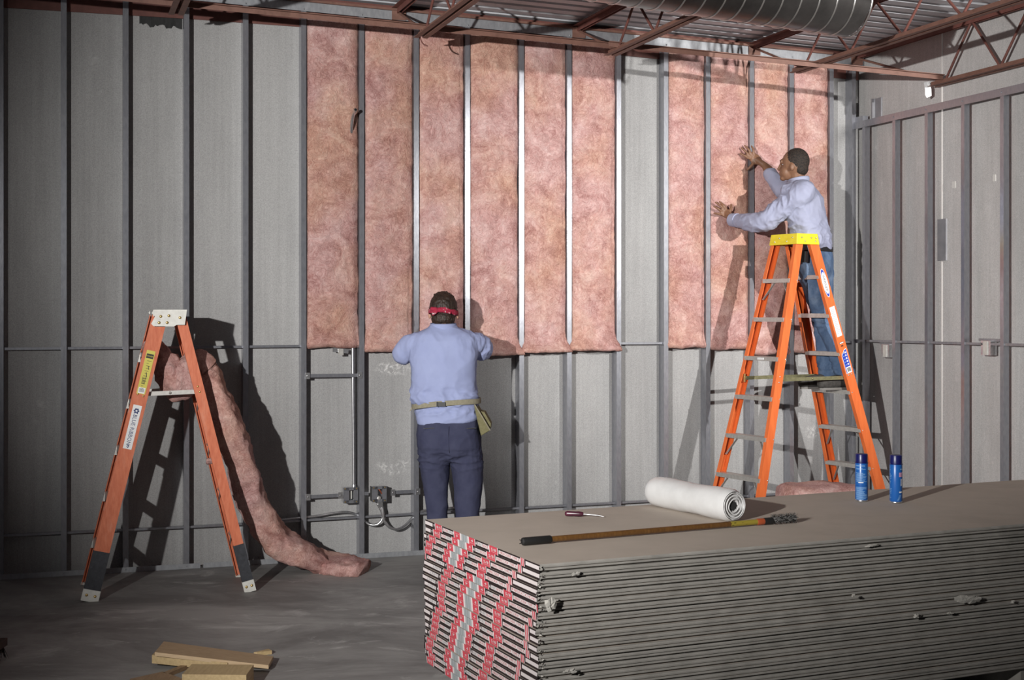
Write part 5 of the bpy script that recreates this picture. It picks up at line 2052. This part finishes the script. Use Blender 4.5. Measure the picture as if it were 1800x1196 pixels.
MB().prism([p0 + V((.01, 0, .012)), p0 + V((-.012, 0, .008)), p0 + V((-.048, .0, -.062)), p0 + V((-.01, .0, -.03)), p0 + V((.01, .0, -.022))], V((0, .012, 0))).build('belt_flap', 'canvas_tan', belt)
# pouch on the right hip
po = MB()
pc = [A1(x, y, dy) for x, y, dy in ((835, 712, -.06), (845, 712, .10), (860, 750, .10), (853, 762, -.06), (846, 764, -.06), (838, 740, -.08))]
f1 = [A1(833, 708, -.09), A1(838, 712, -.09), A1(862, 755, -.085), A1(846, 765, -.085), A1(840, 740, -.09)]
po.prism(f1, V((.004, .15, .012)))
pch = po.build('tool_pouch', 'canvas_olive', belt)
bv = pch.modifiers.new('b', 'BEVEL'); bv.width = .006; bv.segments = 2
MB().prism([A1(845, 722, -.06), A1(852, 724, -.06), A1(863, 744, -.055), A1(862, 753, -.055), A1(858, 750, -.06)], V((.006, .1, .004))).build('outer_pocket', 'canvas_olive', pch)
MB().tube([A1(834, 708, -.092), A1(848, 731, -.092), A1(862, 755, -.088)], .0045, 8).build('pouch_piping', 'canvas_tan', pch)

# ---------- man on the tall ladder
m2base = V((LT.b.x + .3, LT.b.y + .15, HT - 4 * .28 - .02))
m2 = thing('person', m2base, 'person in pale shirt and jeans on the ladder, both hands on the insulation', 'person')
fdir = V((-.80, .60, 0)); rdir = V((.60, .80, 0))


def Q(px, py, Y):
    return at_y(px, py, Y)


hips = Q(1431, 446, 10.10); waist = Q(1427, 425, 10.05); chest = Q(1413, 362, 10.04); neckb = Q(1404, 322, 10.05); hd2 = Q(1396, 290, 10.04)
g = V((-.93, .37, 0)).normalized(); gs = V((.37, .93, 0)).normalized()
shL = Q(1411, 338, 9.90); elL = Q(1341, 391, 10.04); wrL = Q(1288, 387, 10.31)
shR = Q(1405, 334, 10.18); elR = Q(1372, 332, 10.33); wrR = Q(1344, 291, 10.43)
OT = .128                                  # wall offset of the batt face under the hands
bd = MB()
bd.ball(hd2 + ZZ * .012 - g * .006, (.098, .076, .105), (g, gs, ZZ), 20, 14)           # skull
bd.ball(hd2 + g * .052 - ZZ * .050, (.052, .054, .062), (g, gs, ZZ), 16, 12)            # jaw and cheeks
bd.ball(hd2 + g * .082 - ZZ * .096, (.024, .03, .020), (g, gs, ZZ), 12, 8)              # chin
bd.ball(hd2 + g * .088 + ZZ * .025, (.016, .045, .022), (g, gs, ZZ), 12, 8)             # brow
limb(bd, [hd2 + g * .094 + ZZ * .018, hd2 + g * .105 - ZZ * .008, hd2 + g * .112 - ZZ * .026], [.009, .011, .014], 10)   # nose
bd.ball(hd2 + g * .104 - ZZ * .034, (.010, .018, .009), (g, gs, ZZ), 10, 8)
bd.ball(hd2 + g * .098 - ZZ * .056, (.014, .024, .008), (g, gs, ZZ), 10, 8)             # lips
bd.ball(hd2 + g * .095 - ZZ * .072, (.014, .022, .008), (g, gs, ZZ), 10, 8)
for sgn in (-1, 1):
    e = hd2 + gs * sgn * .076 + g * .002 - ZZ * .022
    bd.ball(e, (.017, .011, .030), (g, gs, ZZ), 12, 8)
limb(bd, [hd2 - ZZ * .04 - g * .02, Q(1402, 318, 10.05), neckb - ZZ * .05], [.056, .058, .07])
limb(bd, [neckb - ZZ * .03, chest, waist, hips - ZZ * .04], [.08, .10, .10, .10])
for s_, e_, w_, c_ in ((shL, elL, wrL, neckb), (shR, elR, wrR, neckb)):
    limb(bd, [neckb - ZZ * .05, s_], [.07, .05])
    limb(bd, [s_, e_, w_], [.045, .038, .027])
# right (raised) hand
nrm = WN
wp = on_wall


def hp(x, y, off):
    return wp(x, y, off)


hand(bd, wrR, hp(1327, 279, OT + .028), [hp(1325, 269, OT + .03), hp(1320, 270, OT + .03), hp(1316, 273, OT + .03), hp(1315, 278, OT + .03)],
     [hp(1321, 257, OT + .008), hp(1309, 256, OT + .008), hp(1303, 260, OT + .008), hp(1301, 270, OT + .008)], hp(1323, 289, OT + .03), hp(1313, 299, OT + .01), nrm, .0100)
hand(bd, wrL, hp(1276, 375, OT + .028), [hp(1276, 366, OT + .03), hp(1271, 367, OT + .03), hp(1267, 371, OT + .03), hp(1266, 377, OT + .03)],
     [hp(1265, 355, OT + .008), hp(1258, 356, OT + .008), hp(1255, 363, OT + .008), hp(1255, 375, OT + .008)], hp(1284, 370, OT + .03), hp(1285, 360, OT + .012), nrm, .0100)
stepY = LT.pt(1, 0, HT - 4 * .28 - .02)
ftL = stepY - LT.ey * .075 - LT.ex * .045; ftR = stepY + LT.ey * .085 - LT.ex * .085
anL = ftL + LT.ex * .085 + ZZ * .12; anR = ftR + LT.ex * .10 + ZZ * .12
knL = Q(1450, 566, 10.17); knR = Q(1446, 566, 10.29)
hpL = hips - rdir * .085 - ZZ * .06; hpR = hips + rdir * .085 - ZZ * .06
for a_, b_, c_ in ((hpL, knL, anL), (hpR, knR, anR)):
    limb(bd, [hips - ZZ * .02, a_, b_, c_], [.09, .08, .055, .04])
blob(bd, 'body', 'skin_dark', m2, .0055, 3)
for sgn in (-1, 1):
    MB().ball(hd2 + g * .078 + gs * sgn * .036 + ZZ * .002, (.006, .009, .004), (g, gs, ZZ), 10, 8).build('eye', 'grey_print', m2, smooth=180)
    MB().ball(hd2 + g * .081 + gs * sgn * .038 + ZZ * .002, (.004, .006, .004), (g, gs, ZZ), 8, 6).build('iris', 'black_print', m2, smooth=180)
    MB().ball(hd2 + g * .095 + gs * sgn * .036 + ZZ * .030, (.005, .018, .004), (g, gs, ZZ), 8, 6).build('eyebrow', 'hair_black', m2, smooth=180)
hr = MB()
hr.ball(hd2 + ZZ * .026 - g * .018, (.095, .080, .098), (g, gs, ZZ), 22, 14)
hr.ball(hd2 - ZZ * .030 - g * .048, (.056, .068, .055), (g, gs, ZZ), 18, 12)
blob(hr, 'hair', 'hair_black', m2, .005, 3, lambda p, n: n * (.0015 * noise.noise(p * 190)))
# shirt
sb = MB()
tr = [(neckb + ZZ * .016, .074, .070), (neckb - ZZ * .006, .10, .082), (neckb - ZZ * .035, .165, .10), (neckb * .72 + chest * .28 - ZZ * .015, .195, .115), (chest + ZZ * .06, .200, .124), (chest, .195, .126),
      (chest * .5 + waist * .5, .180, .124), (waist + ZZ * .03, .176, .126), (waist - ZZ * .02, .168, .118), (hips + ZZ * .02, .160, .110)]
sb.rings([ering(c, rdir, fdir, rx, ry, 30, .85) for c, rx, ry in tr][::-1])
limb(sb, [neckb * .6 + shL * .4 - ZZ * .04, shL - ZZ * .01, shL * .5 + elL * .5 + V((0, 0, -.005)), elL + ZZ * .005, elL * .5 + wrL * .5, elL * .06 + wrL * .94], [.085, .088, .078, .072, .062, .048], 18)
limb(sb, [neckb * .6 + shR * .4 - ZZ * .04, shR, elR * .9 + shR * .1, elR * .35 + wrR * .65], [.08, .082, .068, .048], 18)


def shirt2(p, n):
    d = fold(p, n, 6, .012, (1, 1, .9))
    k = max(0, 1 - (p - (shL * .5 + elL * .5)).length / .24)
    d += fold(p, n, 12, .024 * k, (1.5, 1.2, .8))
    k = max(0, 1 - abs(p.z - waist.z - .05) / .16)
    d += fold(p, n, 9, .022 * k, (.8, .8, 1.8))
    return d


sh2 = blob(sb, 'shirt', 'shirt_pale', m2, .008, 11, shirt2)
for a_, b_, r_ in ((wrL, elL, .050), (elR * .35 + wrR * .65, elR, .051)):
    d = (b_ - a_).normalized()
    MB().lathe([(r_ - .008, -.012), (r_, -.012), (r_ + .002, .02), (r_ + .003, .05), (r_ - .004, .052)], a_, d, 22).build('cuff', 'shirt_pale', sh2, smooth=50)
rings = []
for i in range(32):
    a = 2 * PI * i / 32
    q = neckb + ZZ * .018 + rdir * (.074 * math.cos(a)) + fdir * (.073 * math.sin(a)) - ZZ * (.012 * math.sin(a))
    rad = rdir * math.cos(a) + fdir * math.sin(a)
    rings.append([q + rad * (.006 * math.cos(t)) + ZZ * (.019 * math.sin(t)) for t in [2 * PI * j / 8 for j in range(8)]])
rings.append(rings[0])
MB().rings(rings, caps=False).build('collar', 'shirt_pale', sh2, smooth=180)
# jeans
jb_ = MB()
tr = [(hips + ZZ * .035, .150, .104), (hips, .158, .114), (hips - ZZ * .06, .168, .128), (hips - ZZ * .13, .165, .120), (hips - ZZ * .18, .14, .095), (hips - ZZ * .21, .10, .06)]
jb_.rings([ering(c, rdir, fdir, rx, ry, 30, .85) for c, rx, ry in tr][::-1])
limb(jb_, [hpL, hpL * .55 + knL * .45, knL, knL * .5 + anL * .5, anL - ZZ * .02], [.102, .097, .074, .066, .067], 18)
limb(jb_, [hpR, hpR * .55 + knR * .45, knR, knR * .5 + anR * .5, anR - ZZ * .02], [.102, .097, .074, .066, .067], 18)


def jeans(p, n):
    d = fold(p, n, 8, .011, (1, 1, .7))
    k = max(0, 1 - abs(p.z - knL.z) / .14)
    d += fold(p, n, 12, .016 * k, (.8, .8, 1.8))
    k = max(0, 1 - abs(p.z - anL.z - .05) / .16)
    d += fold(p, n, 15, .014 * k, (.7, .7, 2.0))
    return d


je = blob(jb_, 'jeans', 'denim', m2, .0085, 4, jeans)
rings = []
for i in range(36):
    a = 2 * PI * i / 36
    ca, sa = math.copysign(abs(math.cos(a)) ** .85, math.cos(a)), math.copysign(abs(math.sin(a)) ** .85, math.sin(a))
    q = hips + ZZ * .03 + rdir * (.166 * ca) + fdir * (.117 * sa)
    rad = rdir * math.cos(a) + fdir * math.sin(a)
    rings.append([q + rad * x + ZZ * z for x, z in ((-.004, -.018), (.004, -.018), (.006, 0), (.004, .018), (-.004, .018))])
rings.append(rings[0])
MB().rings(rings, caps=False).build('belt', 'leather_black', m2, smooth=50)
# dark holster at the left hip
q = Q(1411, 452, 9.9)
MB().box(q, fdir, rdir, ZZ, .035, .02, .04).build('belt_holster', 'leather_black', m2)
for f_ in (ftL, ftR):
    d = -LT.ex
    s = LT.ey
    b = V((f_.x, f_.y, HT - 4 * .28 - .02 + .004))
    mbs = MB()
    limb(mbs, [b - d * .10 + ZZ * .052, b - d * .02 + ZZ * .058, b + d * .08 + ZZ * .050, b + d * .145 + ZZ * .044], [.044, .050, .049, .040])
    limb(mbs, [b - d * .09 + ZZ * .06, b - d * .11 + ZZ * .12], [.044, .046])
    so = blob(mbs, 'shoe', 'shoe_suede', m2, .008, 3)
    rg = []
    for z in (0, .008, .016):
        rg.append([b + d * (.012 + .158 * math.cos(t)) + s * ((.046 + .004 * math.cos(t)) * math.sin(t)) + ZZ * z for t in [2 * PI * j / 24 for j in range(24)]])
    MB().rings(rg).build('sole', 'shoe_sole', so, smooth=40)
